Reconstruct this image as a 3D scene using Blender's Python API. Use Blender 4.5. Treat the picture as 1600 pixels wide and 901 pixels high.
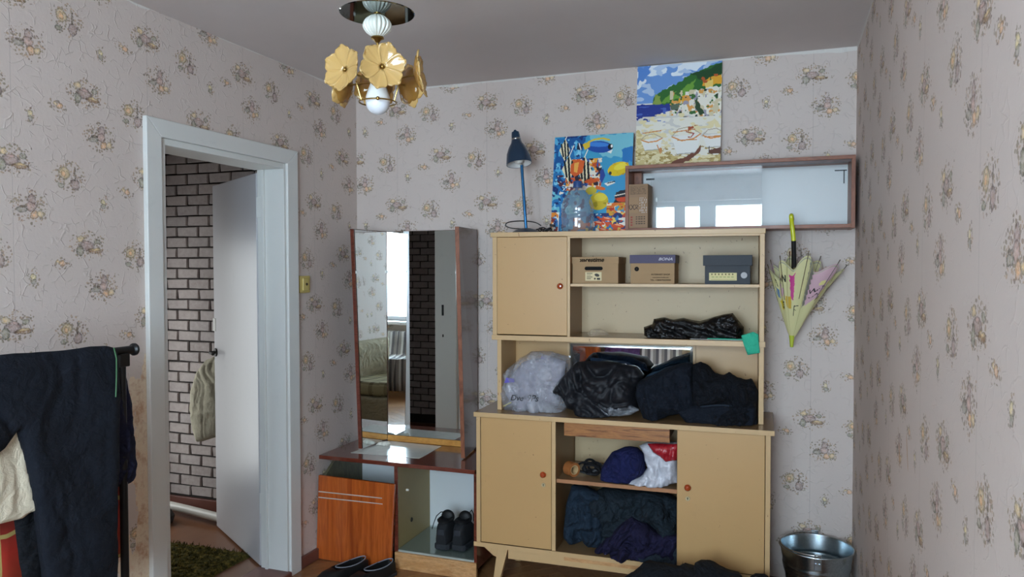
import bpy, bmesh, math, random
import numpy as np
from mathutils import Vector, Matrix
random.seed(7); PI = math.pi
S = bpy.context.scene
for o in list(bpy.data.objects): bpy.data.objects.remove(o)
COL = S.collection

# ------------------------------------------------------------------ camera
CX, CY, CZ = 2.2693, -3.6786, 1.5098
YAW, PIT, ROLL, FPX = 0.34765, 0.027034, -0.0017738, 1161.15
W, H = 2.581, 2.5                                    # room width, height
YB = -4.95                                           # window wall
fw = Vector((-math.sin(YAW)*math.cos(PIT), math.cos(YAW)*math.cos(PIT), -math.sin(PIT)))
rt0 = Vector((math.cos(YAW), math.sin(YAW), 0)); up0 = rt0.cross(fw)
rt = rt0*math.cos(ROLL) + up0*math.sin(ROLL); up = -rt0*math.sin(ROLL) + up0*math.cos(ROLL)
CAMP = Vector((CX, CY, CZ))
cd = bpy.data.cameras.new('camera'); cam = bpy.data.objects.new('camera', cd); COL.objects.link(cam)
cd.sensor_width = 36; cd.lens = FPX/1600*36; cd.clip_start = 0.02
cam.matrix_world = Matrix(((rt.x, up.x, -fw.x, CX), (rt.y, up.y, -fw.y, CY), (rt.z, up.z, -fw.z, CZ), (0, 0, 0, 1)))
S.camera = cam
# ------------------------------------------------------------------ sky, window light, exposure
wd = bpy.data.worlds.new('sky'); S.world = wd; wd.use_nodes = True
bg = wd.node_tree.nodes['Background']; bg.inputs[0].default_value = (0.68, 0.84, 1.0, 1); bg.inputs[1].default_value = 12.0
WX0, WX1, WZ0, WZ1 = 0.90, 2.36, 0.86, 2.24          # window opening
la = bpy.data.lights.new('window_portal', 'AREA'); la.shape = 'RECTANGLE'; la.size = WX1-WX0; la.size_y = WZ1-WZ0
la.cycles.is_portal = True
lo = bpy.data.objects.new('window_portal', la); COL.objects.link(lo); lo.location = ((WX0+WX1)/2, YB-0.22, (WZ0+WZ1)/2)
lo.rotation_euler = (PI/2, 0, 0)                     # faces +y, into the room
l2 = bpy.data.lights.new('hall_portal', 'AREA'); l2.shape = 'RECTANGLE'; l2.size = 1.75; l2.size_y = .26; l2.cycles.is_portal = True
lo2 = bpy.data.objects.new('hall_portal', l2); COL.objects.link(lo2); lo2.location = (-1.73, -.39, .875); lo2.rotation_euler = (0, -PI/2, 0)  # portal at the added, unseen hall opening
S.view_settings.view_transform = 'Standard'; S.view_settings.look = 'None'; S.view_settings.gamma = 1
S.view_settings.exposure = 1.7
S.view_settings.use_curve_mapping = False
S.cycles.transparent_max_bounces = 32

# ------------------------------------------------------------------ helpers
def at(px, py, x=None, y=None, z=None):
    d = fw*FPX + rt*(px-800) + up*(450.5-py)
    t = (x-CX)/d.x if x is not None else (y-CY)/d.y if y is not None else (z-CZ)/d.z
    return CAMP + d*t
def atp(px, py, P, N):
    d = fw*FPX + rt*(px-800) + up*(450.5-py)
    return CAMP + d*((Vector(P)-CAMP).dot(N)/d.dot(N))
def lin(c):
    if isinstance(c, str): c = tuple(int(c[i:i+2], 16)/255 for i in (0, 2, 4))
    return tuple(((v/12.92) if v <= .04045 else ((v+.055)/1.055)**2.4) for v in c)
def tag(o, label=None, cat=None, group=None, kind=None):
    if label: o['label'] = label
    if cat: o['category'] = cat
    if group: o['group'] = group
    if kind: o['kind'] = kind
    return o
def thing(name, label, cat, loc=(0, 0, 0), group=None):
    o = bpy.data.objects.new(name, None); COL.objects.link(o); o.location = loc; o.empty_display_size = .05
    return tag(o, label, cat, group)
def root_loc(p):
    v = Vector((0, 0, 0))
    while p is not None: v += p.location; p = p.parent
    return v
def link(name, me, parent=None):
    o = bpy.data.objects.new(name, me); COL.objects.link(o)
    if parent is not None: o.parent = parent
    return o

class MB:
    def __init__(s): s.v = []; s.f = []; s.m = []; s.mi = 0
    def face(s, pts):
        n = len(s.v); s.v += [tuple(p) for p in pts]; s.f.append(tuple(range(n, n+len(pts)))); s.m.append(s.mi); return s
    def add(s, vs, fs):
        n = len(s.v); s.v += [tuple(p) for p in vs]
        for f in fs: s.f.append(tuple(i+n for i in f)); s.m.append(s.mi)
        return s
    def box(s, x0, x1, y0, y1, z0, z1):
        x0, x1 = min(x0, x1), max(x0, x1); y0, y1 = min(y0, y1), max(y0, y1); z0, z1 = min(z0, z1), max(z0, z1)
        return s.add([(x, y, z) for z in (z0, z1) for y in (y0, y1) for x in (x0, x1)],
                     [(0, 2, 3, 1), (4, 5, 7, 6), (0, 1, 5, 4), (2, 6, 7, 3), (0, 4, 6, 2), (1, 3, 7, 5)])
    def fbox(s, F, u0, u1, d0, d1, z0, z1):
        """box in a furniture frame F=(P0,U,V): u along the front, d depth from the front, z up"""
        P0, U, V = F
        vs = [P0+U*u+V*d+Vector((0, 0, z)) for z in (z0, z1) for d in (d0, d1) for u in (u0, u1)]
        return s.add(vs, [(0, 2, 3, 1), (4, 5, 7, 6), (0, 1, 5, 4), (2, 6, 7, 3), (0, 4, 6, 2), (1, 3, 7, 5)])
    def prism(s, pts, d):
        d = Vector(d); n = len(pts); a = [Vector(p) for p in pts]; b = [p+d for p in a]
        fs = [tuple(range(n))[::-1], tuple(range(n, 2*n))]+[(i, (i+1) % n, n+(i+1) % n, n+i) for i in range(n)]
        return s.add(a+b, fs)
    def tube(s, pts, r, seg=10, closed=False, caps=True):
        pts = [Vector(p) for p in pts]; n = len(pts); rs = r if isinstance(r, (list, tuple)) else [r]*n
        ring = []; prev = None; base = len(s.v)
        for i, p in enumerate(pts):
            if closed: t = pts[(i+1) % n]-pts[i-1]
            else: t = pts[min(i+1, n-1)]-pts[max(i-1, 0)]
            t.normalize()
            if prev is None:
                a = Vector((0, 0, 1)) if abs(t.z) < .9 else Vector((1, 0, 0)); nn = t.cross(a).normalized()
            else: nn = (prev-t*prev.dot(t)); nn = nn.normalized() if nn.length > 1e-6 else t.orthogonal().normalized()
            prev = nn; b = t.cross(nn)
            for k in range(seg):
                an = 2*PI*k/seg; s.v.append(tuple(p+(nn*math.cos(an)+b*math.sin(an))*rs[i]))
        m = n if closed else n-1
        for i in range(m):
            for k in range(seg):
                a0 = base+i*seg+k; a1 = base+i*seg+(k+1) % seg; j = (i+1) % n
                b0 = base+j*seg+k; b1 = base+j*seg+(k+1) % seg
                s.f.append((a0, b0, b1, a1)); s.m.append(s.mi)
        if caps and not closed:
            s.f.append(tuple(base+k for k in range(seg))); s.m.append(s.mi)
            s.f.append(tuple(base+(n-1)*seg+k for k in range(seg))[::-1]); s.m.append(s.mi)
        return s
    def lathe(s, prof, c=(0, 0, 0), seg=32, ax=(0, 0, 1), rib=0, ribn=12, flip=False):
        ax = Vector(ax).normalized(); e1 = ax.orthogonal().normalized() if abs(ax.z) < .999 else Vector((1, 0, 0)); e2 = ax.cross(e1)
        base = len(s.v); c = Vector(c)
        for r, z in prof:
            for k in range(seg):
                an = 2*PI*k/seg; rr = r*(1-rib*(.5+.5*math.cos(an*ribn))**4)
                s.v.append(tuple(c+ax*z+(e1*math.cos(an)+e2*math.sin(an))*rr))
        for i in range(len(prof)-1):
            for k in range(seg):
                a0 = base+i*seg+k; a1 = base+i*seg+(k+1) % seg; q = (a0, a1, a1+seg, a0+seg)
                s.f.append(q); s.m.append(s.mi)
        return s
    def sph(s, c, r, seg=20, sc=(1, 1, 1)):
        pr = [(math.sin(PI*i/12)*r+1e-6, -math.cos(PI*i/12)*r) for i in range(13)]
        n = len(s.v); s.lathe(pr, (0, 0, 0), seg)
        for i in range(n, len(s.v)):
            v = s.v[i]; s.v[i] = (c[0]+v[0]*sc[0], c[1]+v[1]*sc[1], c[2]+v[2]*sc[2])
        return s
    def build(s, name, mat, parent=None, smooth=False, bev=0, bseg=2, ang=35):
        off = root_loc(parent)
        me = bpy.data.meshes.new(name); me.from_pydata([(Vector(v)-off) for v in s.v], [], s.f)
        mats = mat if isinstance(mat, (list, tuple)) else [mat]
        for m in mats: me.materials.append(m)
        if len(mats) > 1: me.polygons.foreach_set('material_index', s.m)
        me.update()
        if smooth:
            for p in me.polygons: p.use_smooth = True
            me.set_sharp_from_angle(angle=math.radians(ang))
        o = link(name, me, parent)
        if bev:
            b = o.modifiers.new('bevel', 'BEVEL'); b.width = bev; b.segments = bseg; b.limit_method = 'ANGLE'; b.angle_limit = math.radians(50)
        return o

def frame(P, th):
    return (Vector(P), Vector((math.cos(th), math.sin(th), 0)), Vector((-math.sin(th), math.cos(th), 0)))

# value noise in numpy
def vn(x, y, seed=0):
    xi = np.floor(x).astype(np.int64); yi = np.floor(y).astype(np.int64); xf = x-xi; yf = y-yi
    def h(a, b):
        n = (a*374761393+b*668265263+seed*1442695041) & 0xffffffff
        n = ((n ^ (n >> 13))*1274126177) & 0xffffffff
        return ((n ^ (n >> 16)) & 0xffff)/65535.0
    u = xf*xf*(3-2*xf); v = yf*yf*(3-2*yf)
    return (h(xi, yi)*(1-u)+h(xi+1, yi)*u)*(1-v)+(h(xi, yi+1)*(1-u)+h(xi+1, yi+1)*u)*v
def folds(u, v, seed, sc, ang=0.0, aniso=2.2, sharp=1.6):
    c, s = math.cos(ang), math.sin(ang); a = (u*c+v*s); b = (-u*s+v*c)
    wa = vn(a/sc*.6+3, b/sc*.6, seed+11)-.5; wb = vn(a/sc*.6, b/sc*.6+7, seed+12)-.5
    out = 0; amp = 1; tot = 0; q = sc
    for k in range(3):
        n = vn((a+wa*sc*1.3)/q+k*17, (b+wb*sc*1.3)/(q*aniso)+k*5, seed+k)
        out = out+amp*(.75*np.abs(2*n-1)**.8+.25*(1-np.abs(2*vn((b+wb*sc)/q, (a+wa*sc)/(q*aniso), seed+k+40)-1))**sharp); tot += amp; amp *= .5; q *= .48
    return (out/tot-.40)*2.0

def inflate(name, poly, F, bulge, back, mat, parent=None, res=.006, R=.04, wr=.012, wsc=.06, seed=1, ang=0., aniso=2.2,
            foot=None, label=None, cat=None, group=None, lean=0.0, sharp=1.6, edge_wr=0.6, jag=.004):
    """a soft body grown from a front outline poly [(u,v)...] in frame F=(origin,U,Vup,N toward viewer)"""
    O, U, Vv, N = F
    rj = random.Random(seed*13+5); PP = []
    for i in range(len(poly)):      # ragged outline
        a_, b_ = poly[i], poly[(i+1) % len(poly)]; L_ = math.hypot(b_[0]-a_[0], b_[1]-a_[1]); m_ = max(1, int(L_/.03)); PP.append(a_)
        if foot is not None and max(a_[1], b_[1]) < foot+.012: continue
        for k_ in range(1, m_):
            w_ = jag*rj.uniform(-1, 1); nx_, ny_ = -(b_[1]-a_[1])/L_, (b_[0]-a_[0])/L_
            PP.append((a_[0]+(b_[0]-a_[0])*k_/m_+nx_*w_, a_[1]+(b_[1]-a_[1])*k_/m_+ny_*w_))
    P = np.array(PP, float); n = len(P)
    A = P; B = np.roll(P, -1, 0)
    u0, v0 = P.min(0)-res; u1, v1 = P.max(0)+res
    nu = int((u1-u0)/res)+2; nv = int((v1-v0)/res)+2
    gu = u0+np.arange(nu)*res; gv = v0+np.arange(nv)*res
    GU, GV = np.meshgrid(gu, gv, indexing='ij')
    def inside(x, y):
        r = np.zeros(x.shape, bool)
        for (ax, ay), (bx, by) in zip(A, B):
            c = ((ay > y) != (by > y)); 
            with np.errstate(divide='ignore', invalid='ignore'):
                xx = (bx-ax)*(y-ay)/(by-ay if by != ay else 1e-9)+ax
            r ^= c & (x < xx)
        return r
    def dist(x, y, skipfoot):
        best = np.full(x.shape, 1e9); nx = x.copy(); ny = y.copy()
        for (ax, ay), (bx, by) in zip(A, B):
            if skipfoot and foot is not None and max(ay, by) < foot+.012: continue
            dx, dy = bx-ax, by-ay; t = np.clip(((x-ax)*dx+(y-ay)*dy)/(dx*dx+dy*dy+1e-12), 0, 1)
            qx, qy = ax+t*dx, ay+t*dy; d = np.hypot(x-qx, y-qy); m = d < best
            best = np.where(m, d, best); nx = np.where(m, qx, nx); ny = np.where(m, qy, ny)
        return best, nx, ny
    cell = inside((GU[:-1, :-1]+GU[1:, 1:])/2, (GV[:-1, :-1]+GV[1:, 1:])/2)
    used = np.zeros(GU.shape, bool)
    used[:-1, :-1] |= cell; used[1:, :-1] |= cell; used[:-1, 1:] |= cell; used[1:, 1:] |= cell
    cnt = np.zeros(GU.shape, int)
    cnt[:-1, :-1] += cell; cnt[1:, :-1] += cell; cnt[:-1, 1:] += cell; cnt[1:, 1:] += cell
    bound = used & (cnt < 4)
    d, qx, qy = dist(GU, GV, False)
    X = np.where(bound, qx, GU); Y = np.where(bound, qy, GV)
    d2, _, _ = dist(X, Y, True)
    t = np.clip(d2/R, 0, 1); prof = np.sqrt(np.clip(1-(1-t)**2, 0, 1))
    fo = folds(X, Y, seed, wsc, ang, aniso, sharp)
    em = edge_wr+(1-edge_wr)*t
    hf = bulge*prof+wr*fo*2*np.where(t > 0, em, 0)*np.clip(d2/(R*.35), 0, 1)
    hb = -back*prof
    idx = -np.ones(GU.shape, int); ii = np.argwhere(used); idx[used] = np.arange(len(ii)); k = len(ii)
    O = np.array(O); Un = np.array(U); Vn = np.array(Vv); Nn = np.array(N)
    Xu = X[used][:, None]; Yv = Y[used][:, None]
    base = O+Xu*Un+Yv*Vn
    lz = (Yv-v0)*lean
    vf = base+Nn*(hf[used][:, None]-lz); vb = base+Nn*(hb[used][:, None]-lz)
    off = np.array(root_loc(parent)); V3 = np.concatenate([vf, vb])-off
    cc = np.argwhere(cell); i, j = cc[:, 0], cc[:, 1]
    q = np.stack([idx[i, j], idx[i+1, j], idx[i+1, j+1], idx[i, j+1]], 1)
    faces = [q, q[:, ::-1]+k]
    from collections import Counter
    ed = {}
    for a, b, c_, d_ in q.tolist():
        for e in ((a, b), (b, c_), (c_, d_), (d_, a)):
            if (e[1], e[0]) in ed: del ed[(e[1], e[0])]
            else: ed[e] = 1
    st = np.array([(b, a, a+k, b+k) for a, b in ed], int)
    F4 = np.concatenate(faces+[st])
    me = bpy.data.meshes.new(name); me.from_pydata(V3.tolist(), [], F4.tolist()); me.materials.append(mat)
    for p in me.polygons: p.use_smooth = True
    o = link(name, me, parent)
    if label or cat or group: tag(o, label, cat, group)
    return o

class Canvas:
    """flat print: rasterised to colours, then laid out as one vertex-coloured mesh"""
    def __init__(s, w, h, bgc): s.w, s.h = w, h; s.a = np.zeros((h, w, 3)); s.a[:] = lin(bgc); s.y, s.x = np.mgrid[0:h, 0:w]; s.X = (s.x+.5)/w; s.Y = (s.y+.5)/h
    def put(s, m, c): s.a[m] = lin(c)
    def poly(s, pts, c, wob=0, seed=0):
        X, Y = s.X, s.Y
        if wob:
            X = X+wob*(vn(s.X*30, s.Y*30, seed)-.5); Y = Y+wob*(vn(s.X*30, s.Y*30, seed+5)-.5)
        r = np.zeros(X.shape, bool); n = len(pts)
        for i in range(n):
            (ax, ay), (bx, by) = pts[i], pts[(i+1) % n]
            c_ = ((ay > Y) != (by > Y)); xx = (bx-ax)*(Y-ay)/((by-ay) or 1e-9)+ax; r ^= c_ & (X < xx)
        s.put(r, c); return r
    def ell(s, cx, cy, rx, ry, c, ang=0, asp=None):
        asp = asp or s.h/s.w; dx = s.X-cx; dy = (s.Y-cy)*asp; ca, sa = math.cos(ang), math.sin(ang)
        m = ((dx*ca+dy*sa)/rx)**2+((-dx*sa+dy*ca)/ry)**2 < 1; s.put(m, c); return m
    def line(s, pts, wdt, c):
        asp = s.h/s.w; r = np.zeros(s.X.shape, bool)
        for (ax, ay), (bx, by) in zip(pts[:-1], pts[1:]):
            ay_, by_ = ay*asp, by*asp; dx, dy = bx-ax, by_-ay_
            t = np.clip(((s.X-ax)*dx+(s.Y*asp-ay_)*dy)/(dx*dx+dy*dy+1e-12), 0, 1)
            r |= np.hypot(s.X-ax-t*dx, s.Y*asp-ay_-t*dy) < wdt/2
        s.put(r, c)
    def speck(s, region, c, sc, th, seed, an=1.0):
        n = vn(s.X*sc, s.Y*sc*s.h/s.w*an, seed)*.65+vn(s.X*sc*2.3, s.Y*sc*2.3*s.h/s.w*an, seed+3)*.35
        x0, y0, x1, y1 = region; m = (n > th) & (s.X > x0) & (s.X < x1) & (s.Y > y0) & (s.Y < y1); s.put(m, c)
    def mesh(s, name, O, U, V, wm, hm, mat, parent=None):
        """O = top-left corner, U right, V up"""
        vs = []; fs = []; cols = []; q = np.round(s.a*400).astype(int); off = root_loc(parent)
        O = Vector(O)-off; U = Vector(U); V = Vector(V); du = wm/s.w; dv = hm/s.h
        for r in range(s.h):
            c0 = 0
            for c in range(1, s.w+1):
                if c == s.w or (q[r, c] != q[r, c0]).any():
                    n = len(vs); a, b = c0*du, c*du; t, bb = r*dv, (r+1)*dv
                    vs += [O+U*a-V*bb, O+U*b-V*bb, O+U*b-V*t, O+U*a-V*t]; fs.append((n, n+1, n+2, n+3)); cols.append(s.a[r, c0]); c0 = c
        me = bpy.data.meshes.new(name); me.from_pydata(vs, [], fs); me.materials.append(mat)
        at_ = me.color_attributes.new('Col', 'FLOAT_COLOR', 'CORNER')
        arr = np.ones((len(fs), 4, 4)); arr[:, :, :3] = np.array(cols)[:, None, :]; at_.data.foreach_set('color', arr.ravel())
        return link(name, me, parent)

def smooth_path(pts, n=6):
    out = []
    for i in range(len(pts)-1):
        p0, p1, p2, p3 = pts[max(i-1, 0)], pts[i], pts[i+1], pts[min(i+2, len(pts)-1)]
        for k in range(n):
            t_ = k/n; out.append(.5*((2*p1)+(p2-p0)*t_+(2*p0-5*p1+4*p2-p3)*t_*t_+(-p0+3*p1-3*p2+p3)*t_**3))
    return out+[pts[-1]]

def text(name, s, size, O, U, V, mat, parent, shear=0, bold=0, sx=1, center=False):
    cu = bpy.data.curves.new(name, 'FONT'); cu.body = s; cu.size = size; cu.shear = shear; cu.offset = bold
    if center: cu.align_x = 'CENTER'
    cu.extrude = .0003; cu.resolution_u = 3
    ob = bpy.data.objects.new(name, cu); COL.objects.link(ob)
    me = bpy.data.meshes.new_from_object(ob); bpy.data.objects.remove(ob); bpy.data.curves.remove(cu)
    me.name = name; O = Vector(O)-root_loc(parent); U = Vector(U).normalized(); V = Vector(V).normalized(); N = U.cross(V)
    for v in me.vertices: v.co = O+U*v.co.x*sx+V*v.co.y+N*(v.co.z+.0006)
    me.materials.clear(); me.materials.append(mat)
    return link(name, me, parent)

# ------------------------------------------------------------------ materials
class NT:
    def __init__(s, name):
        s.m = bpy.data.materials.new(name); s.m.use_nodes = True; s.t = s.m.node_tree; s.n = s.t.nodes; s.l = s.t.links
        s.b = s.n['Principled BSDF']
    def N(s, ty, **kw):
        n = s.n.new(ty)
        for k, v in kw.items(): setattr(n, k, v)
        return n
    def set(s, sock, v):
        if isinstance(v, bpy.types.NodeSocket): s.l.new(v, sock)
        elif v is not None: sock.default_value = v
    def math(s, op, a, b=None, c=None, clamp=False):
        n = s.N('ShaderNodeMath', operation=op, use_clamp=clamp); s.set(n.inputs[0], a); s.set(n.inputs[1], b)
        if c is not None: s.set(n.inputs[2], c)
        return n.outputs[0]
    def vmath(s, op, a, b=None):
        n = s.N('ShaderNodeVectorMath', operation=op); s.set(n.inputs[0], a); s.set(n.inputs[1], b); return n.outputs[1] if op in ('LENGTH', 'DISTANCE', 'DOT_PRODUCT') else n.outputs[0]
    def mix(s, f, a, b):
        n = s.N('ShaderNodeMix', data_type='RGBA'); s.set(n.inputs[0], f)
        for so, v in ((n.inputs[6], a), (n.inputs[7], b)):
            if isinstance(v, (tuple, list, str)): v = (*lin(v), 1) if isinstance(v, str) else (*v[:3], 1)
            s.set(so, v)
        return n.outputs[2]
    def noise(s, vec, sc, det=3, rough=.55, dist=0, out=0):
        n = s.N('ShaderNodeTexNoise'); s.set(n.inputs['Vector'], vec); n.inputs['Scale'].default_value = sc; n.inputs['Detail'].default_value = det
        n.inputs['Roughness'].default_value = rough; n.inputs['Distortion'].default_value = dist; return n.outputs[out]
    def ramp(s, f, stops):
        n = s.N('ShaderNodeValToRGB'); s.set(n.inputs[0], f); el = n.color_ramp.elements
        while len(el) < len(stops): el.new(.5)
        for e, (p, c) in zip(el, stops): e.position = p; e.color = (*(lin(c) if isinstance(c, str) else c), 1) if not isinstance(c, (int, float)) else (c, c, c, 1)
        return n.outputs[0]
    def maprange(s, v, a, b, c=0, d=1):
        n = s.N('ShaderNodeMapRange'); s.set(n.inputs[0], v)
        for i, q in enumerate((a, b, c, d)): n.inputs[i+1].default_value = q
        return n.outputs[0]
    def pos(s, kind='Position'):
        return s.N('ShaderNodeNewGeometry').outputs['Position']
    def mapping(s, vec, sc=(1, 1, 1), loc=(0, 0, 0), rot=(0, 0, 0)):
        n = s.N('ShaderNodeMapping'); s.set(n.inputs[0], vec); n.inputs['Location'].default_value = loc; n.inputs['Rotation'].default_value = rot; n.inputs['Scale'].default_value = sc
        return n.outputs[0]
    def bump(s, h, strength=.3, dist=.002):
        n = s.N('ShaderNodeBump'); n.inputs['Strength'].default_value = strength; n.inputs['Distance'].default_value = dist; s.set(n.inputs['Height'], h)
        s.l.new(n.outputs[0], s.b.inputs['Normal']); return n
    def col(s, c): s.set(s.b.inputs['Base Color'], c)
    def P(s, **kw):
        for k, v in kw.items(): s.set(s.b.inputs[k.replace('_', ' ')], v)
        return s

def plain(name, c, rough=.5, metal=0, coat=0, nz=0, nsc=20, bmp=0, bsc=60, sheen=0, spec=None):
    t = NT(name); L = lin(c)
    if nz:
        n = t.noise(t.pos(), nsc, 4); t.col(t.mix(n, tuple(v*(1-nz) for v in L), tuple(min(1, v*(1+nz)) for v in L)))
    else: t.col((*L, 1))
    t.P(Roughness=rough, Metallic=metal, Coat_Weight=coat)
    if spec is not None: t.P(Specular_IOR_Level=spec)
    if sheen: t.P(Sheen_Weight=sheen)
    if bmp: t.bump(t.noise(t.pos(), bsc, 4), bmp, .002)
    return t.m
def wood(name, c1, c2, axis='z', sc=6, rough=.35, coat=.0, fine=1., c3=None, stretch=14):
    t = NT(name); s = {'x': (1/stretch*4, 1, 1), 'y': (1, 1/stretch*4, 1), 'z': (1, 1, 1/stretch*4)}[axis]
    v = t.mapping(t.pos(), sc=tuple(q*sc for q in s))
    n = t.noise(v, 3.0, 6, .6, 1.2); n2 = t.noise(v, 22*fine, 3, .6, .4)
    c = t.ramp(n, [(.32, c1), (.52, c2), (.68, c3 or c1)])
    c = t.mix(t.maprange(n2, .45, .7, 0, .45), c, tuple(q*.55 for q in lin(c1)))
    t.col(c); t.P(Roughness=rough, Coat_Weight=coat, Coat_Roughness=.08); t.bump(n2, .08, .001)
    return t.m
def vcol(name, rough=.6, coat=0, spec=.4):
    t = NT(name); a = t.N('ShaderNodeVertexColor', layer_name='Col'); t.l.new(a.outputs[0], t.b.inputs['Base Color']); t.P(Roughness=rough, Coat_Weight=coat, Specular_IOR_Level=spec); return t.m
def painted(name, base, chips='6B4A2E', rough=.42, amt=.715, dirt=.12):
    t = NT(name); p = t.pos(); L = lin(base)
    n1 = t.noise(p, 2.5, 4, .6); c = t.mix(n1, tuple(v*(1-dirt) for v in L), tuple(v*(1+dirt*.6) for v in L))
    sp = t.noise(t.mapping(p, sc=(1, 1, .6)), 70, 3, .7); c = t.mix(t.maprange(sp, amt, amt+.03), c, chips)
    n3 = t.noise(p, 9, 5, .7); c = t.mix(t.maprange(n3, .62, .8, 0, .22), c, tuple(v*.6 for v in L))
    t.col(c); t.P(Roughness=rough); t.bump(t.noise(p, 120, 3), .06, .001); return t.m
def cloth(name, c, rough=.9, weave=900, dk=.25, sheen=.0, crease=55):
    t = NT(name); L = lin(c); p = t.pos(); n = t.noise(p, 18, 5, .65)
    t.col(t.mix(n, tuple(v*(1-dk) for v in L), tuple(min(1, v*(1+dk)) for v in L)))
    t.P(Roughness=rough, Sheen_Weight=sheen, Specular_IOR_Level=.3); t.bump(t.math('ADD', t.noise(p, weave*.35, 2), t.math('ADD', t.math('MULTIPLY', t.noise(p, 26, 4, .6, 1.5), 6), t.math('MULTIPLY', t.math('ABSOLUTE', t.math('SUBTRACT', t.noise(p, 8.5, 3, .55, .8), .5)), crease))), .6, .0016); return t.m
def thinplastic(name, c, alpha, rough=.12, bsc=30, bst=.8, dist=.006, spec=.8):
    """thin film: part see-through, part milky, glossy creases"""
    t = NT(name); p = t.pos()
    v = t.N('ShaderNodeTexVoronoi', feature='DISTANCE_TO_EDGE'); t.set(v.inputs['Vector'], t.noise(p, 9, 2, .5, 0, 1)); v.inputs['Scale'].default_value = bsc*.4
    h = t.math('ADD', t.noise(p, bsc, 4, .65, 1.0), t.math('MULTIPLY', v.outputs[0], .7))
    t.bump(h, bst, dist); t.col((*lin(c), 1)); t.P(Roughness=rough, Specular_IOR_Level=spec)
    a = t.maprange(t.noise(p, bsc*.7, 4, .7), .35, .65, max(0, alpha-.22), min(1, alpha+.22)); t.set(t.b.inputs['Alpha'], a); return t.m

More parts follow.
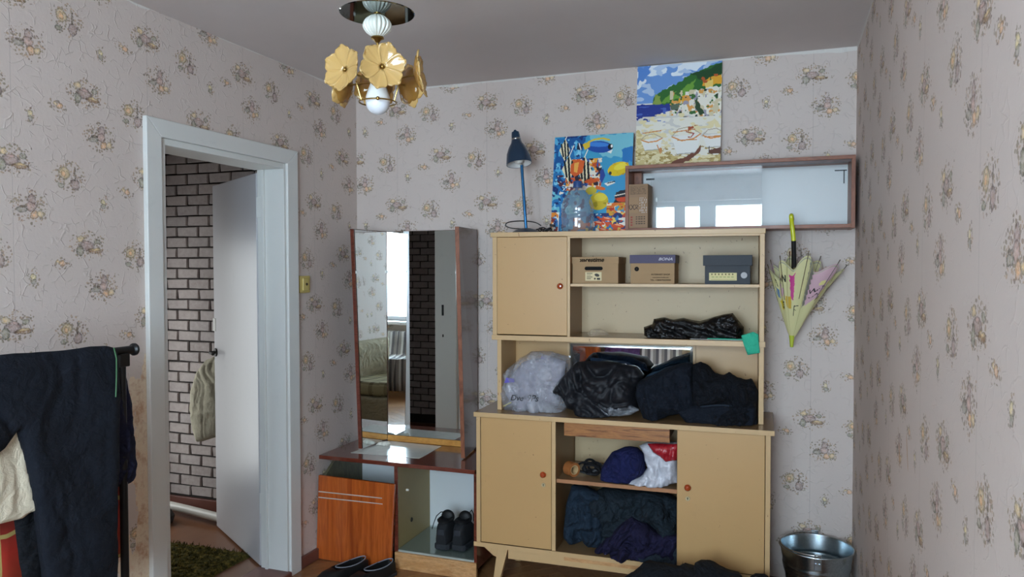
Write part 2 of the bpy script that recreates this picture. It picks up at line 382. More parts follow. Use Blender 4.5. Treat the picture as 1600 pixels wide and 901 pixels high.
# wallpaper: small still-life motifs on a half-drop repeat, embossed ground
TW, TH = .535, .525
def wallpaper(name, axis, ua, va, base='D2C4BC', scratches=False, peel=None, relief=.55):
    t = NT(name); p = t.pos(); sx = t.N('ShaderNodeSeparateXYZ'); t.set(sx.inputs[0], p)
    U = sx.outputs[0 if axis == 'x' else 1]; V = sx.outputs[2]
    L = lin(base)
    big = t.noise(p, 1.3, 3, .6)
    c = t.mix(big, tuple(v*.93 for v in L), tuple(min(1, v*1.04) for v in L))
    # seams between lengths of paper
    sm = t.math('ABSOLUTE', t.math('SUBTRACT', t.math('FRACT', t.math('DIVIDE', t.math('SUBTRACT', U, ua), TW)), .5))
    c = t.mix(t.math('LESS_THAN', sm, .0016), c, tuple(v*.72 for v in L))
    wob = t.noise(p, 55, 3, .6, 0, 1)
    wv = t.vmath('MULTIPLY', t.vmath('SUBTRACT', wob, (.5, .5, .5)), (.016, .016, 0))
    TAU = dict(ol='8A8468', ma='A68E88', gr='9A9486', dk='6A5B4C', ye='D6BE92', pe='DAAE84', br='94704A', pk='C2A49A', cr='DCCB9C', sg='989480')
    # name: (du,dv), (rx,ry) of the leaf spray, blobs (x,y,rx,ry,col)
    mot = [((0, 0), (.070, .050), [(-.030, .022, .016, .012, 'ye'), (-.005, -.002, .030, .018, 'ma'), (-.004, .010, .018, .006, 'pk'), (-.032, -.020, .014, .020, 'sg'), (.028, -.018, .030, .010, 'br'), (.030, -.013, .022, .005, 'ye'), (.036, .014, .013, .010, 'sg')]),
           ((.204, -.032), (.058, .058), [(-.024, .010, .022, .022, 'ye'), (-.026, .008, .011, .011, 'pe'), (.018, -.024, .018, .021, 'ma'), (.016, .010, .004, .022, 'dk'), (-.036, -.032, .014, .009, 'sg')]),
           ((.058, -.143), (.062, .058), [(.004, .022, .014, .020, 'ma'), (.002, .0, .018, .016, 'pk'), (-.030, -.012, .020, .010, 'gr'), (-.026, .000, .014, .005, 'dk'), (.012, -.026, .015, .014, 'pe'), (.034, -.022, .013, .012, 'ye')]),
           ((-.108, -.063), (.034, .020), [(.008, .000, .013, .011, 'pe'), (-.008, .006, .009, .006, 'ye')]),
           ((-.202, -.112), (.020, .032), [(-.002, .004, .010, .013, 'cr'), (-.001, -.010, .010, .010, 'gr')])]
    vo = t.N('ShaderNodeTexVoronoi', feature='F1'); vo.inputs['Scale'].default_value = 108; vo.inputs['Randomness'].default_value = 1
    t.set(vo.inputs['Vector'], t.vmath('ADD', p, wv))
    leafc = t.ramp(vo.outputs['Color'], [(0, '6E6450'), (.3, '948468'), (.5, '7E6A60'), (.7, 'BE9E80'), (1, '86806A')])
    spk = t.maprange(t.noise(p, 150, 3, .7), .38, .6, .25, .95)
    leafd = t.math('LESS_THAN', vo.outputs['Distance'], .44)
    for (du, dv), (rx, ry), blobs in mot:
        v1 = t.math('SUBTRACT', V, va+dv); row = t.math('ROUND', t.math('DIVIDE', v1, TH/2)); v2 = t.math('SUBTRACT', v1, t.math('MULTIPLY', row, TH/2))
        u1 = t.math('SUBTRACT', t.math('SUBTRACT', U, ua+du), t.math('MULTIPLY', row, TW/2))
        u2 = t.math('SUBTRACT', u1, t.math('MULTIPLY', t.math('ROUND', t.math('DIVIDE', u1, TW)), TW))
        if axis == 'y-': u2 = t.math('MULTIPLY', u2, -1)
        cb = t.N('ShaderNodeCombineXYZ'); t.set(cb.inputs[0], u2); t.set(cb.inputs[1], v2)
        q = t.vmath('ADD', cb.outputs[0], wv)
        e = t.vmath('LENGTH', t.vmath('MULTIPLY', q, (1/rx, 1/ry, 0)))
        dens = t.math('LESS_THAN', e, t.maprange(t.noise(cb.outputs[0], 34, 2), .3, .7, .75, 1.3))
        c = t.mix(t.math('MULTIPLY', dens, t.math('MULTIPLY', leafd, .75)), c, leafc)
        for bx, by, brx, bry, bc in blobs:
            k = t.vmath('LENGTH', t.vmath('MULTIPLY', t.vmath('SUBTRACT', q, (bx, by, 0)), (1/brx, 1/bry, 0)))
            L2 = lin(TAU[bc]); dk = tuple(x*.42 for x in L2)
            fc = t.ramp(k, [(.0, tuple(min(1, x*1.45) for x in L2)), (.66, L2), (.84, dk), (1, dk)])
            c = t.mix(t.math('MULTIPLY', t.math('LESS_THAN', k, 1.0), spk), c, fc)
    if scratches:
        for (yy, zz, ln, an) in scratches:
            cb = t.N('ShaderNodeCombineXYZ'); t.set(cb.inputs[0], t.math('SUBTRACT', U, yy)); t.set(cb.inputs[1], t.math('SUBTRACT', V, zz))
            r = t.mapping(cb.outputs[0], rot=(0, 0, an)); e = t.vmath('LENGTH', t.vmath('MULTIPLY', t.vmath('ADD', r, t.vmath('MULTIPLY', wv, (.3, .3, 0))), (1/.006, 1/ln, 0)))
            c = t.mix(t.math('MULTIPLY', t.math('LESS_THAN', e, 1.0), .7), c, 'B58A5C')
    if peel:
        (y0, y1, z1) = peel
        g = t.math('MULTIPLY', t.math('MULTIPLY', t.maprange(U, y0, y1, 0, 1), t.math('LESS_THAN', U, y1+.02)), t.maprange(V, z1+.25, z1-.1, 0, 1))
        n = t.noise(t.mapping(p, sc=(1, 1, .45)), 9, 4, .6)
        pm = t.math('GREATER_THAN', t.math('ADD', n, t.math('MULTIPLY', g, .50)), .84)
        pc = t.ramp(t.noise(p, 14, 4, .7), [(.3, 'DDBFA2'), (.5, 'E4D2B8'), (.66, 'C49C7E')])
        c = t.mix(pm, c, pc)
    c = t.mix(t.math('MULTIPLY', t.math('GREATER_THAN', t.math('ADD', V, t.math('MULTIPLY', t.noise(p, 2.2, 3), .09)), 2.541), .7), c, 'DCDAD4')
    t.col(c); t.P(Roughness=.62, Specular_IOR_Level=.3)
    w2 = t.vmath('MULTIPLY', t.vmath('SUBTRACT', t.noise(p, 7, 2, .5, 0, 1), (.5, .5, .5)), (.14, .14, .14))
    v3 = t.N('ShaderNodeTexVoronoi', feature='DISTANCE_TO_EDGE'); v3.inputs['Scale'].default_value = 24; t.set(v3.inputs['Vector'], t.vmath('ADD', p, w2))
    ridge = t.math('MULTIPLY', t.maprange(v3.outputs[0], 0, .06, 1, 0), t.maprange(t.noise(p, 22, 2), .48, .6, 0, 1))
    t.bump(t.math('ADD', ridge, t.math('MULTIPLY', t.noise(p, 90, 3), .35)), relief, .0030)
    return t.m

M = {}
M['wp_back'] = wallpaper('wallpaper_back', 'x', .528, 2.127)
M['wp_left'] = wallpaper('wallpaper_left', 'y', -1.746, 2.117, peel=(-1.75, -1.50, 1.15))
M['wp_right'] = wallpaper('wallpaper_right', 'y-', -.90, 2.20, relief=.2, scratches=[(-1.52, 1.03, .05, .35), (-1.39, .99, .035, .2)])
M['wp_win'] = wallpaper('wallpaper_window_side', 'x', .3, 2.0)
t = NT('ceiling_paint'); t.col(t.mix(t.noise(t.pos(), 3, 4), lin('CEC4C1'), lin('D8CFCC'))); t.P(Roughness=.8); t.bump(t.noise(t.pos(), 40, 4), .25, .002); M['ceil'] = t.m
M['white_trim'] = painted('white_gloss_trim', 'DADAD6', '8A8072', .35, .74, .05)
M['white_door'] = painted('white_door_paint', 'BDBBBF', '8A8580', .38, .76, .05)
M['red_board'] = painted('red_brown_floor_paint', '70453B', '3A241E', .4, .7, .2)
M['tan'] = painted('tan_furniture_paint', 'C49B66', '6E4A2A', .38, .715, .06)
M['tan_edge'] = painted('tan_edge_paint', 'CCA878', '84582F', .4, .69, .08)
M['tan_in'] = painted('pale_back_panel', 'C2A880', '6E5234', .45, .68, .08)
M['brown_top'] = painted('brown_varnish', '8A6C4C', '4E3826', .25, .68, .1)
M['brown_side'] = painted('brown_inner_side', '8E6840', '553A22', .4, .7, .1)
M['knob'] = plain('orange_knob_plastic', 'A63E16', .18, coat=.6)
M['metal'] = plain('bright_metal', 'B8B8B4', .25, 1)
M['brass'] = plain('aged_brass', 'A88B50', .28, 1, nz=.25)
M['black'] = plain('black_plastic', '151516', .4)
M['black_metal'] = plain('black_metal_tube', '1A1A1C', .38, .3)
M['orange_wood'] = wood('orange_laminate', 'A44A1C', 'BE5E24', 'z', 5, .26, .35, c3='96421A', stretch=50, fine=.6)
M['red_wood'] = wood('red_polished_wood', '5E2A1C', '74382A', 'x', 5, .16, .7, c3='4E2218')
M['brown_wood'] = wood('brown_polished_side', '5A4038', '6C5046', 'z', 7, .2, .4, c3='4A342E')
M['shelf_wood'] = wood('shelf_frame_wood', '7C4426', '94583A', 'x', 6, .45, .05, c3='6C3820')
M['shelf_wood_z'] = wood('shelf_side_wood', '7C4426', '94583A', 'z', 6, .45, .05, c3='6C3820')
M['raw_wood'] = wood('raw_pine', 'C08A52', 'D2A06C', 'x', 6, .6, 0, c3='B27A44')
M['mir_rail'] = wood('mirror_rail_wood', 'B87A34', 'CF9448', 'x', 6, .4, .2)
M['drawer_wood'] = wood('striped_drawer_wood', '8E5630', 'B0763F', 'x', 26, .35, .2, c3='5E3018', stretch=60)
M['olive'] = plain('olive_inner_laminate', 'A08C5C', .5, nz=.1, nsc=6)
M['dark_inner'] = wood('dark_inner_laminate', '55503C', '6A644C', 'z', 9, .5)
M['white_hard'] = plain('white_hardboard', 'D4D8D8', .4, nz=.03, nsc=3)
t = NT('mirror_glass'); t.P(Metallic=1, Roughness=.012); t.col(t.mix(t.maprange(t.noise(t.pos(), 60, 2), .76, .78), (.80, .84, .84), (.45, .45, .45))); M['mirror'] = t.m
t = NT('smoked_mirror_disc'); t.P(Metallic=1, Roughness=.03); t.col((.30, .33, .32, 1)); M['disc'] = t.m
M['edge_glass'] = plain('bevelled_mirror_edge', 'C8CCC8', .08, .9)
def glass(name, tint, rough=0., a=.10, milky=0):
    t = NT(name); tr = t.N('ShaderNodeBsdfTransparent'); gl = t.N('ShaderNodeBsdfGlossy'); mx = t.N('ShaderNodeMixShader'); fr = t.N('ShaderNodeLayerWeight'); fr.inputs[0].default_value = .5
    tr.inputs[0].default_value = (*tint, 1); gl.inputs[1].default_value = rough
    f = t.math('ADD', t.math('MULTIPLY', t.math('POWER', fr.outputs[1], 5), .9), .025+a*.12, clamp=True)
    t.l.new(f, mx.inputs[0]); t.l.new(tr.outputs[0], mx.inputs[1]); t.l.new(gl.outputs[0], mx.inputs[2]); 
    if milky:
        df = t.N('ShaderNodeBsdfDiffuse'); df.inputs[0].default_value = (.55, .58, .6, 1); m2 = t.N('ShaderNodeMixShader'); m2.inputs[0].default_value = milky
        t.l.new(mx.outputs[0], m2.inputs[1]); t.l.new(df.outputs[0], m2.inputs[2]); mx = m2
    t.l.new(mx.outputs[0], t.n['Material Output'].inputs[0]); return t.m
M['glass'] = glass('clear_pane', (.96, .98, .98)); M['shelf_pane'] = glass('sliding_pane', (.975, .985, .99), .0, .14)
M['green_glass'] = glass('greenish_glass_shelf', (.90, .94, .93), .02, .5)
M['vcol'] = vcol('flat_print', .55); M['vcol_gloss'] = vcol('glossy_print', .35, .1)

# ------------------------------------------------------------------ room shell
def struct(name, mb, mat, **k): return tag(mb.build(name, mat, **k), kind='structure')
HX = -1.60                                            # far hallway wall
floor = struct('floor', MB().box(-.02, W+.1, YB-.1, .1, -.12, -.012), plain('subfloor', '3A2418', .7))
struct('ceiling', MB().box(HX-.1, W+.12, YB-.12, .15, H, H+.1), M['ceil'])
struct('wall_back', MB().box(-.0, W, 0, .14, -.1, H), M['wp_back'])
JY0, JY1, DH = -1.432, -.655, 2.02                    # door opening in the left wall
mb = MB(); pts = [(0, YB, -.1), (0, JY0, -.1), (0, JY0, DH), (0, JY1, DH), (0, JY1, -.1), (0, .14, -.1), (0, .14, H), (0, YB, H)]
mb.prism(pts, (-.15, 0, 0)); struct('wall_left', mb, M['wp_left'])
struct('wall_right', MB().box(W, W+.12, YB-.12, .14, -.1, H), M['wp_right'])
mb = MB(); x0, x1 = 0-.15, W
mb.box(x0, WX0, YB-.2, YB, -.1, H).box(WX1, x1, YB-.2, YB, -.1, H).box(WX0, WX1, YB-.2, YB, -.1, WZ0).box(WX0, WX1, YB-.2, YB, WZ1, H)
struct('wall_window_side', mb, M['wp_win'])
# hallway
lino = NT('brown_lino'); lino.col(lino.mix(lino.noise(lino.pos(), 6, 5), lin('6B4630'), lin('8A5E42'))); lino.P(Roughness=.35)
struct('floor_hallway', MB().box(HX-.1, -.15, YB-.1, .14, -.12, 0), lino.m)
mort = plain('dark_mortar', '2A2422', .9, nz=.2)
hb = struct('wall_hallway_back', MB().box(HX-.1, -.15, 0, .12, -.1, H), mort)
GY0, GY1, GZ1 = -.52, -.26, 1.75  # cut-out for the added opening that lets daylight into the hallway
hl = struct('wall_hallway_left', MB().prism([(HX, YB-.1, -.1), (HX, GY0, -.1), (HX, GY0, GZ1), (HX, GY1, GZ1), (HX, GY1, -.1), (HX, .12, -.1), (HX, .12, H), (HX, YB-.1, H)], (-.12, 0, 0)), mort)
struct('threshold_slab', MB().box(HX-.3, HX-.1, GY0, GY1, -.12, 0), mort).name = 'trim_4'  # slab outside the added hall opening
hf = struct('wall_hallway_front', MB().box(HX, -.15, -3.05, -2.9, -.1, H), mort)
# bricks of the hallway walls: real pieces, slightly uneven
tb = NT('faux_brick'); oi = tb.N('ShaderNodeObjectInfo').outputs['Random']; gi = tb.N('ShaderNodeNewGeometry').outputs['Random Per Island']
nn = tb.noise(tb.pos(), 35, 5, .7); rr_ = tb.math('FRACT', tb.math('ADD', oi, gi))
tb.col(tb.mix(tb.maprange(nn, .3, .75, 0, .5), tb.ramp(rr_, [(0, '968A86'), (.5, 'AA9E9A'), (1, '9C9290')]), 'C8C0BE')); tb.P(Roughness=.8); tb.bump(nn, .6, .004)
def brick_mesh(l, h, d, seed):
    r = random.Random(seed); g = lambda a: r.uniform(-a, a)
    o = [(-l/2+g(.002), 0, -h/2+g(.002)), (l/2+g(.002), 0, -h/2+g(.003)), (l/2+g(.002), 0, h/2+g(.002)), (-l/2+g(.002), 0, h/2+g(.003))]
    i = [(a*(1-.012/l*1.0), -d+g(.002), b*.90) for a, _, b in o]; vs = o+i
    fs = [(4, 5, 6, 7)]+[(k, (k+1) % 4, 4+(k+1) % 4, 4+k) for k in range(4)]
    return vs, fs
BL, BH, BJ = .161, .057, .008
bms = []
for k in range(6):
    vs, fs = brick_mesh(BL, BH, .009, k); me = bpy.data.meshes.new('brick'); me.from_pydata(vs, [], fs); me.materials.append(tb.m); bms.append(me)
row = 0; z = .088+BH/2; far = MB()
while z < H-.02:
    x = -.62-(BL+BJ)*(.5 if row % 2 else 0)
    while x > HX+.05:
        if x > -1.50+.0 or True:
            o = link('brick', random.choice(bms), hb); o.location = (x, 0, z)
        x -= BL+BJ
    z += BH+BJ; row += 1
row = 0; z = .088+BH/2; near_ = MB()
while z < H-.02:
    x = -.20-BL/2-(BL+BJ)*(.5 if row % 2 else 0)
    while x > HX+.05:
        if -1.35 < x < -.4:
            o = link('brick', random.choice(bms), hf); o.location = (x, -2.9, z); o.rotation_euler = (0, 0, PI)
        else: vs, fs = brick_mesh(BL, BH, .012, random.randrange(999)); near_.add([(x-v[0], -2.9-v[1], z+v[2]) for v in vs], fs)
        x -= BL+BJ
    z += BH+BJ; row += 1
o = near_.build('outer_bricks', tb.m, hf); o['kind'] = 'stuff'
row = 0; z = .088+BH/2
while z < H-.02:
    y = -.1-(BL+BJ)*(.5 if row % 2 else 0)
    while y > -2.85:
        vs, fs = brick_mesh(BL, BH, .012, random.randrange(999))
        if not (GY0-.08 < y < GY1+.08 and z < GZ1+.03): far.add([(HX-v[1], y+v[0], z+v[2]) for v in vs], [f[::-1] for f in fs])
        y -= BL+BJ
    z += BH+BJ; row += 1
o = far.build('far_bricks', tb.m, hl); o['kind'] = 'stuff'
struct('baseboard_hallway', MB().box(HX, -.15, -.018, 0, 0, .075), M['red_board'], bev=.003)

# parquet: herringbone blocks
PW, PL = .07, .35
tp = NT('parquet_block'); oi = tp.N('ShaderNodeObjectInfo').outputs['Random']; ge = tp.N('ShaderNodeNewGeometry'); gi = ge.outputs['Random Per Island']
rr_ = tp.math('FRACT', tp.math('ADD', oi, gi)); nn = tp.noise(tp.mapping(tp.pos(), sc=(1, 1, 1)), 24, 5, .65, 1.5)
tp.col(tp.mix(tp.maprange(nn, .3, .75, 0, .55), tp.ramp(rr_, [(0, '8A5E3C'), (.5, 'A5774C'), (1, '94683F')]), '6B4228')); tp.P(Roughness=.32, Coat_Weight=.15)
def clip(poly, x0, x1, y0, y1):
    for ax, lim, sg in ((0, x0, 1), (0, x1, -1), (1, y0, 1), (1, y1, -1)):
        out = []
        for i in range(len(poly)):
            a, b = poly[i-1], poly[i]; da, db = (a[ax]-lim)*sg, (b[ax]-lim)*sg
            if (da >= 0) != (db >= 0): t_ = da/(da-db); out.append((a[0]+(b[0]-a[0])*t_, a[1]+(b[1]-a[1])*t_))
            if db >= 0: out.append(b)
        poly = out
        if not poly: return poly
    return poly
stuff = MB(); g = .0012; ca = math.cos(PI/4)
def slab(poly): 
    n = len(poly); c = (sum(p[0] for p in poly)/n, sum(p[1] for p in poly)/n)
    top = [(p[0], p[1], 0) for p in poly]; bot = [(p[0], p[1], -.012) for p in poly]
    return top+bot, [tuple(range(n))]+[((i+1) % n, i, n+i, n+(i+1) % n) for i in range(n)]
nb = 0
for j in range(-12, 13):
    for i in range(-90, 91):
        for hv in (0, 1):
            if hv == 0: a0, a1, b0, b1 = i*PW+2*PL*j, i*PW+PL+2*PL*j, i*PW, i*PW+PW
            else: a0, a1, b0, b1 = i*PW+2*PL*j, i*PW+PW+2*PL*j, i*PW+PW, i*PW+PW+PL
            q = [(a0+g, b0+g), (a1-g, b0+g), (a1-g, b1-g), (a0+g, b1-g)]
            q = [(1.0+(a-b)*ca, -1.0+(a+b)*ca) for a, b in q]
            cx_, cy_ = sum(p[0] for p in q)/4, sum(p[1] for p in q)/4
            if not (-.4 < cx_ < W+.4 and YB-.4 < cy_ < .4): continue
            q = clip(q, .001, W-.001, YB+.001, -.001)
            if len(q) < 3: continue
            vs, fs = slab(q)
            if cy_ > -1.15 and nb < 280:
                me = bpy.data.meshes.new('parquet_block'); off = Vector(vs[0]); me.from_pydata([Vector(v)-off for v in vs], [], fs); me.materials.append(tp.m)
                o = link('parquet_block', me, floor); o.location = off; nb += 1
            else: stuff.add(vs, fs)
o = stuff.build('far_parquet_blocks', tp.m, floor); o['kind'] = 'stuff'

# skirting
struct('baseboard_left', MB().box(0, .018, -.572, 0, 0, .058).box(0, .018, YB, -1.52, 0, .058), M['red_board'], bev=.004)
struct('baseboard_back', MB().box(.018, W-.018, -.018, 0, 0, .058), M['red_board'], bev=.004)
struct('baseboard_right', MB().box(W-.018, W, YB, 0, 0, .058), M['red_board'], bev=.004)

# door casing, frame, door leaf
mb = MB(); D = .022
ot, it_ = 2.088, 2.018
mb.prism([(0, -1.505, 0), (0, -1.432, 0), (0, -1.432, it_), (0, -1.505, ot)], (D, 0, 0))
mb.prism([(0, -.656, 0), (0, -.575, 0), (0, -.575, ot), (0, -.656, it_)], (D, 0, 0))
mb.prism([(0, -1.505, ot), (0, -1.432, it_), (0, -.656, it_), (0, -.575, ot)], (D, 0, 0))
struct('trim_1', mb, M['white_trim'], bev=.003)
mb = MB()
mb.box(-.16, .010, -1.432, -1.405, 0, 2.018).box(-.147, .010, -.672, -.656, 0, 2.018).box(-.16, .010, -1.405, -.672, 1.992, 2.018)
mb.box(-.115, -.1, -.685, -.672, 0, 1.992)
dframe = struct('trim_2', mb, M['white_trim'], bev=.002)
mb = MB().box(-.105, -.088, -1.4055, -1.4035, 1.16, 1.24).box(-.100, -.090, -1.4055, -1.4035, 1.00, 1.02); mb.build('strike_plate', M['black_metal'], dframe)
struct('trim_3', MB().box(-.17, .03, -1.43, -.66, 0, .030), M['red_board'], bev=.008)   # threshold
Fp = Vector((-.172, -.588, 0)); Np_ = Vector((-.194, -.622, 0)); Ep = Vector((-.818, -.226, 0))
u = (Ep-Np_).normalized(); n = Vector((u.y, -u.x, 0)); n = -n if n.dot(CAMP-Np_) < 0 else n
door = thing('door_1', None, None, (0, 0, 0)); door['kind'] = 'structure'; door.location = (Np_.x, Np_.y, 0)
def dpt(a, b, z): return Np_+u*a-n*b+Vector((0, 0, z))
DW = (Ep-Np_).length
mb = MB().prism([dpt(0, 0, .012), dpt(DW, 0, .012), dpt(DW, .036, .012), dpt(0, .036, .012)], (0, 0, 1.975))
mb.build('door_panel', M['white_door'], door, bev=.003)
for zc in (1.76, .30):
    mb = MB(); e = u*-1
    c0 = dpt(-.001, .006, zc)
    mb.prism([c0, c0-n*.026, c0-n*.026+Vector((0, 0, .10)), c0+Vector((0, 0, .10))], e*.0025)
    mb.tube([dpt(-.006, .040, zc-.002), dpt(-.006, .040, zc+.102)], .0055, 8)
    mb.box(-.150, -.098, -.675, -.6725, zc, zc+.10)
    mb.build('hinge', M['white_trim'], door, bev=.001, bseg=1)
# latch and handles near the free edge
mb = MB().prism([dpt(DW-.035, -.003, 1.15), dpt(DW+.016, -.003, 1.15), dpt(DW+.016, .022, 1.15), dpt(DW-.035, .022, 1.15)], (0, 0, .075)); mb.build('latch_box', M['white_trim'], door, bev=.003)
mb = MB(); mb.tube([dpt(DW-.035, -.001, 1.03), dpt(DW-.035, -.035, 1.03)], .009); mb.tube([dpt(DW-.035, -.035, 1.03), dpt(DW-.13, -.045, 1.03)], .008)
mb.lathe([(0.001, 0), (.024, 0), (.024, .008), (.001, .009)], dpt(DW-.035, 0, 1.03), 20, n); mb.build('door_handle', M['black'], door, smooth=True)
mb = MB(); mb.tube([dpt(DW-.035, .037, 1.03), dpt(DW-.035, .085, 1.03), dpt(DW+.01, .095, 1.03)], .010)
mb.lathe([(0.001, 0), (.024, 0), (.024, .008), (.001, .009)], dpt(DW-.035, .036, 1.03), 20, -n); mb.build('door_handle', M['black'], door, smooth=True)

# white garment hanging from the far handle
F = (Vector((0, -.165, 0)), Vector((1, 0, 0)), Vector((0, 0, 1)), Vector((0, -1, 0)))
def hp(px, py, y=-.165): p = at(px, py, y=y); return (p.x, p.z)
pg = [hp(*q) for q in [(335, 556), (322, 562), (308, 580), (299, 606), (297, 640), (302, 672), (308, 690), (326, 686), (343, 680), (346, 640), (345, 560)]]
inflate('hanging_shirt', pg, F, .02, .02, cloth('white_shirt_cotton', 'B0AA96', crease=6), None, .007, .03, .006, .06, 5, 0.1, 6,
        label='off-white cloth garment hanging from the handle of the open white door in the hallway', cat='garment')
# hallway floor things
tr = NT('green_pile_rug'); nn = tr.noise(tr.pos(), 40, 5, .7); tr.col(tr.ramp(nn, [(.35, '2E2C18'), (.5, '4E4A26'), (.62, '7A6A34'), (.75, '5A5A30')])); tr.P(Roughness=1, Specular_IOR_Level=.1)
rug = thing('shaggy_rug', 'mottled olive green shaggy rug on the hallway floor behind the open doorway', 'rug', (-.8, -.9, 0))
RX0, RX1, RY0, RY1 = -1.30, -.34, -1.35, -.51
mb = MB(); NX, NY = 60, 50; r = random.Random(3)
for a in range(NX+1):
    for b in range(NY+1):
        e = min(a, b, NX-a, NY-b); mb.v.append((RX0+(RX1-RX0)*a/NX+r.uniform(-.004, .004), RY0+(RY1-RY0)*b/NY+r.uniform(-.004, .004), .0015 if e == 0 else .012+r.uniform(0, .012)))
for a in range(NX):
    for b in range(NY): q = a*(NY+1)+b; mb.f.append((q, q+NY+1, q+NY+2, q+1)); mb.m.append(0)
mb.build('rug_base', tr.m, rug)
mb = MB()
for k in range(9000):
    x, y = r.uniform(RX0, RX1), r.uniform(RY0, RY1); a = r.uniform(0, 6.28); h = r.uniform(.018, .034); dx, dy = math.cos(a)*.004, math.sin(a)*.004
    lx, ly = r.uniform(-.015, .015), r.uniform(-.015, .015); mb.add([(x-dx, y-dy, .008), (x+dx, y+dy, .008), (x+lx, y+ly, h)], [(0, 1, 2)])
o = mb.build('pile', tr.m, rug); o['kind'] = 'stuff'
mb = MB(); a = at(256, 790, z=.06); b = at(342, 814, z=.045)
mb.tube([Vector((-1.35, -.115, .055)), Vector((-1.1, -.15, .052)), Vector((-.70, -.215, .047))], .026, 16)
tag(mb.build('pipe', plain('white_pipe_paint', 'C9C6BE', .4), smooth=True), 'white painted pipe lying along the foot of the hallway brick wall', 'pipe')
F = (Vector((0, -.27, 0)), Vector((1, 0, 0)), Vector((0, 0, 1)), Vector((0, -1, 0)))
inflate('dark_sack', [(-1.42, 0.002), (-1.12, 0.002), (-1.10, .05), (-1.14, .09), (-1.22, .13), (-1.36, .15), (-1.44, .08)], F, .05, .05, cloth('grey_sack_cloth', '4C4A48'), None, .01, .05, .01, .05, 9, foot=0.0,
        label='dark grey cloth bundle on the hallway floor against the brick wall', cat='bundle')

# glazed opening added out of view, sized and tinted to light the hallway
gd = thing('added_hall_opening', None, None, (HX-.06, (GY0+GY1)/2, 0)); gd['kind'] = 'structure'
mb = MB(); gx0, gx1 = HX-.09, HX-.04
mb.box(gx0, gx1, GY0, GY0+.03, 0, GZ1).box(gx0, gx1, GY1-.03, GY1, 0, GZ1).box(gx0, gx1, GY0+.03, GY1-.03, GZ1-.07, GZ1).box(gx0, gx1, GY0+.03, GY1-.03, 0, .12); mb.build('opening_frame', M['white_door'], gd, bev=.003)
MB().box(HX-.067, HX-.063, GY0+.03, GY1-.03, .12, GZ1-.07).build('pane', glass('light_dimming_pane', (.64, .59, .54)), gd)  # clear pane, its tint dims the daylight added to the hallway

# light switch on the left wall
sw = thing('light_switch', 'yellowed square light switch on the wallpaper right of the door casing', 'light switch', (0, -.51, 1.43))
ym = plain('yellowed_plastic', 'C9B46A', .35); 
MB().box(0, .012, -.552, -.468, 1.388, 1.474).build('plate', ym, sw, bev=.004)
MB().box(.010, .020, -.535, -.485, 1.400, 1.462).build('frame', ym, sw, bev=.003)
MB().lathe([(.001, .004), (.006, .004), (.007, 0)], (.020, -.510, 1.432), 14, (1, 0, 0)).build('button', plain('dark_bulb', '3A2A18', .4), sw)

# ------------------------------------------------------------------ window side (seen in the mirrors)
wn = thing('window_1', None, None, ((WX0+WX1)/2, YB, WZ0)); wn['kind'] = 'structure'
wm_ = plain('white_window_paint', 'DCDEDE', .35)
yy0, yy1 = YB-.14, YB-.08; mb = MB(); fwid = .055
mb.box(WX0, WX0+fwid, yy0, yy1, WZ0, WZ1).box(WX1-fwid, WX1, yy0, yy1, WZ0, WZ1).box(WX0, WX1, yy0, yy1, WZ0, WZ0+fwid).box(WX0, WX1, yy0, yy1, WZ1-fwid, WZ1)
mb.box(1.15, 1.27, yy0, yy1, WZ0+fwid, WZ1-fwid).box(1.43, 1.60, yy0-.02, yy1+.05, WZ0+fwid, WZ1-fwid); mb.build('window_frame', wm_, wn, bev=.004)
for xa, xb in ((WX0+fwid, 1.15), (1.27, 1.43), (1.60, WX1-fwid)): MB().box(xa, xb, YB-.112, YB-.108, WZ0+fwid, WZ1-fwid).build('pane', M['glass'], wn)
MB().box(WX0-.06, WX1+.06, YB-.08, YB+.14, WZ0-.04, WZ0).build('window_sill', wm_, wn, bev=.006)
rad = thing('radiator', 'white panel radiator under the window, seen in the dressing mirror', 'radiator', (1.6, YB+.06, .2))
mb = MB(); mb.box(1.05, 2.2, YB+.03, YB+.09, .16, .74); mb.build('panel', wm_, rad, bev=.01)
for k in range(22): MB().box(1.07+k*.052, 1.10+k*.052, YB+.09, YB+.10, .20, .70).build('fin', wm_, rad)
t = NT('striped_curtain_cloth'); sx = t.N('ShaderNodeSeparateXYZ'); t.set(sx.inputs[0], t.pos())
fr = t.math('FRACT', t.math('MULTIPLY', sx.outputs[0], 11)); t.col(t.ramp(fr, [(0, '5E5C60'), (.30, '5E5C60'), (.34, 'C8C6C2'), (.62, 'C8C6C2'), (.66, '8E8A86'), (.95, '8E8A86')])); t.P(Roughness=.9); t.n['Color Ramp'].color_ramp.interpolation = 'CONSTANT'
strm = t.m
bn = thing('bench', 'low wooden bench under the window covered by two throws, seen in the hutch mirror strip', 'bench', (1.4, YB+.4, 0))
MB().box(.90, 1.90, YB+.16, YB+.52, .40, .44).build('seat', M['raw_wood'], bn, bev=.004)
for x in (.94, 1.86):
    for y in (YB+.19, YB+.49): MB().box(x-.02, x+.02, y-.02, y+.02, 0, .40).build('leg', M['raw_wood'], bn)
MB().box(.90, 1.90, YB+.14, YB+.16, .40, .72).build('backrest', M['raw_wood'], bn)
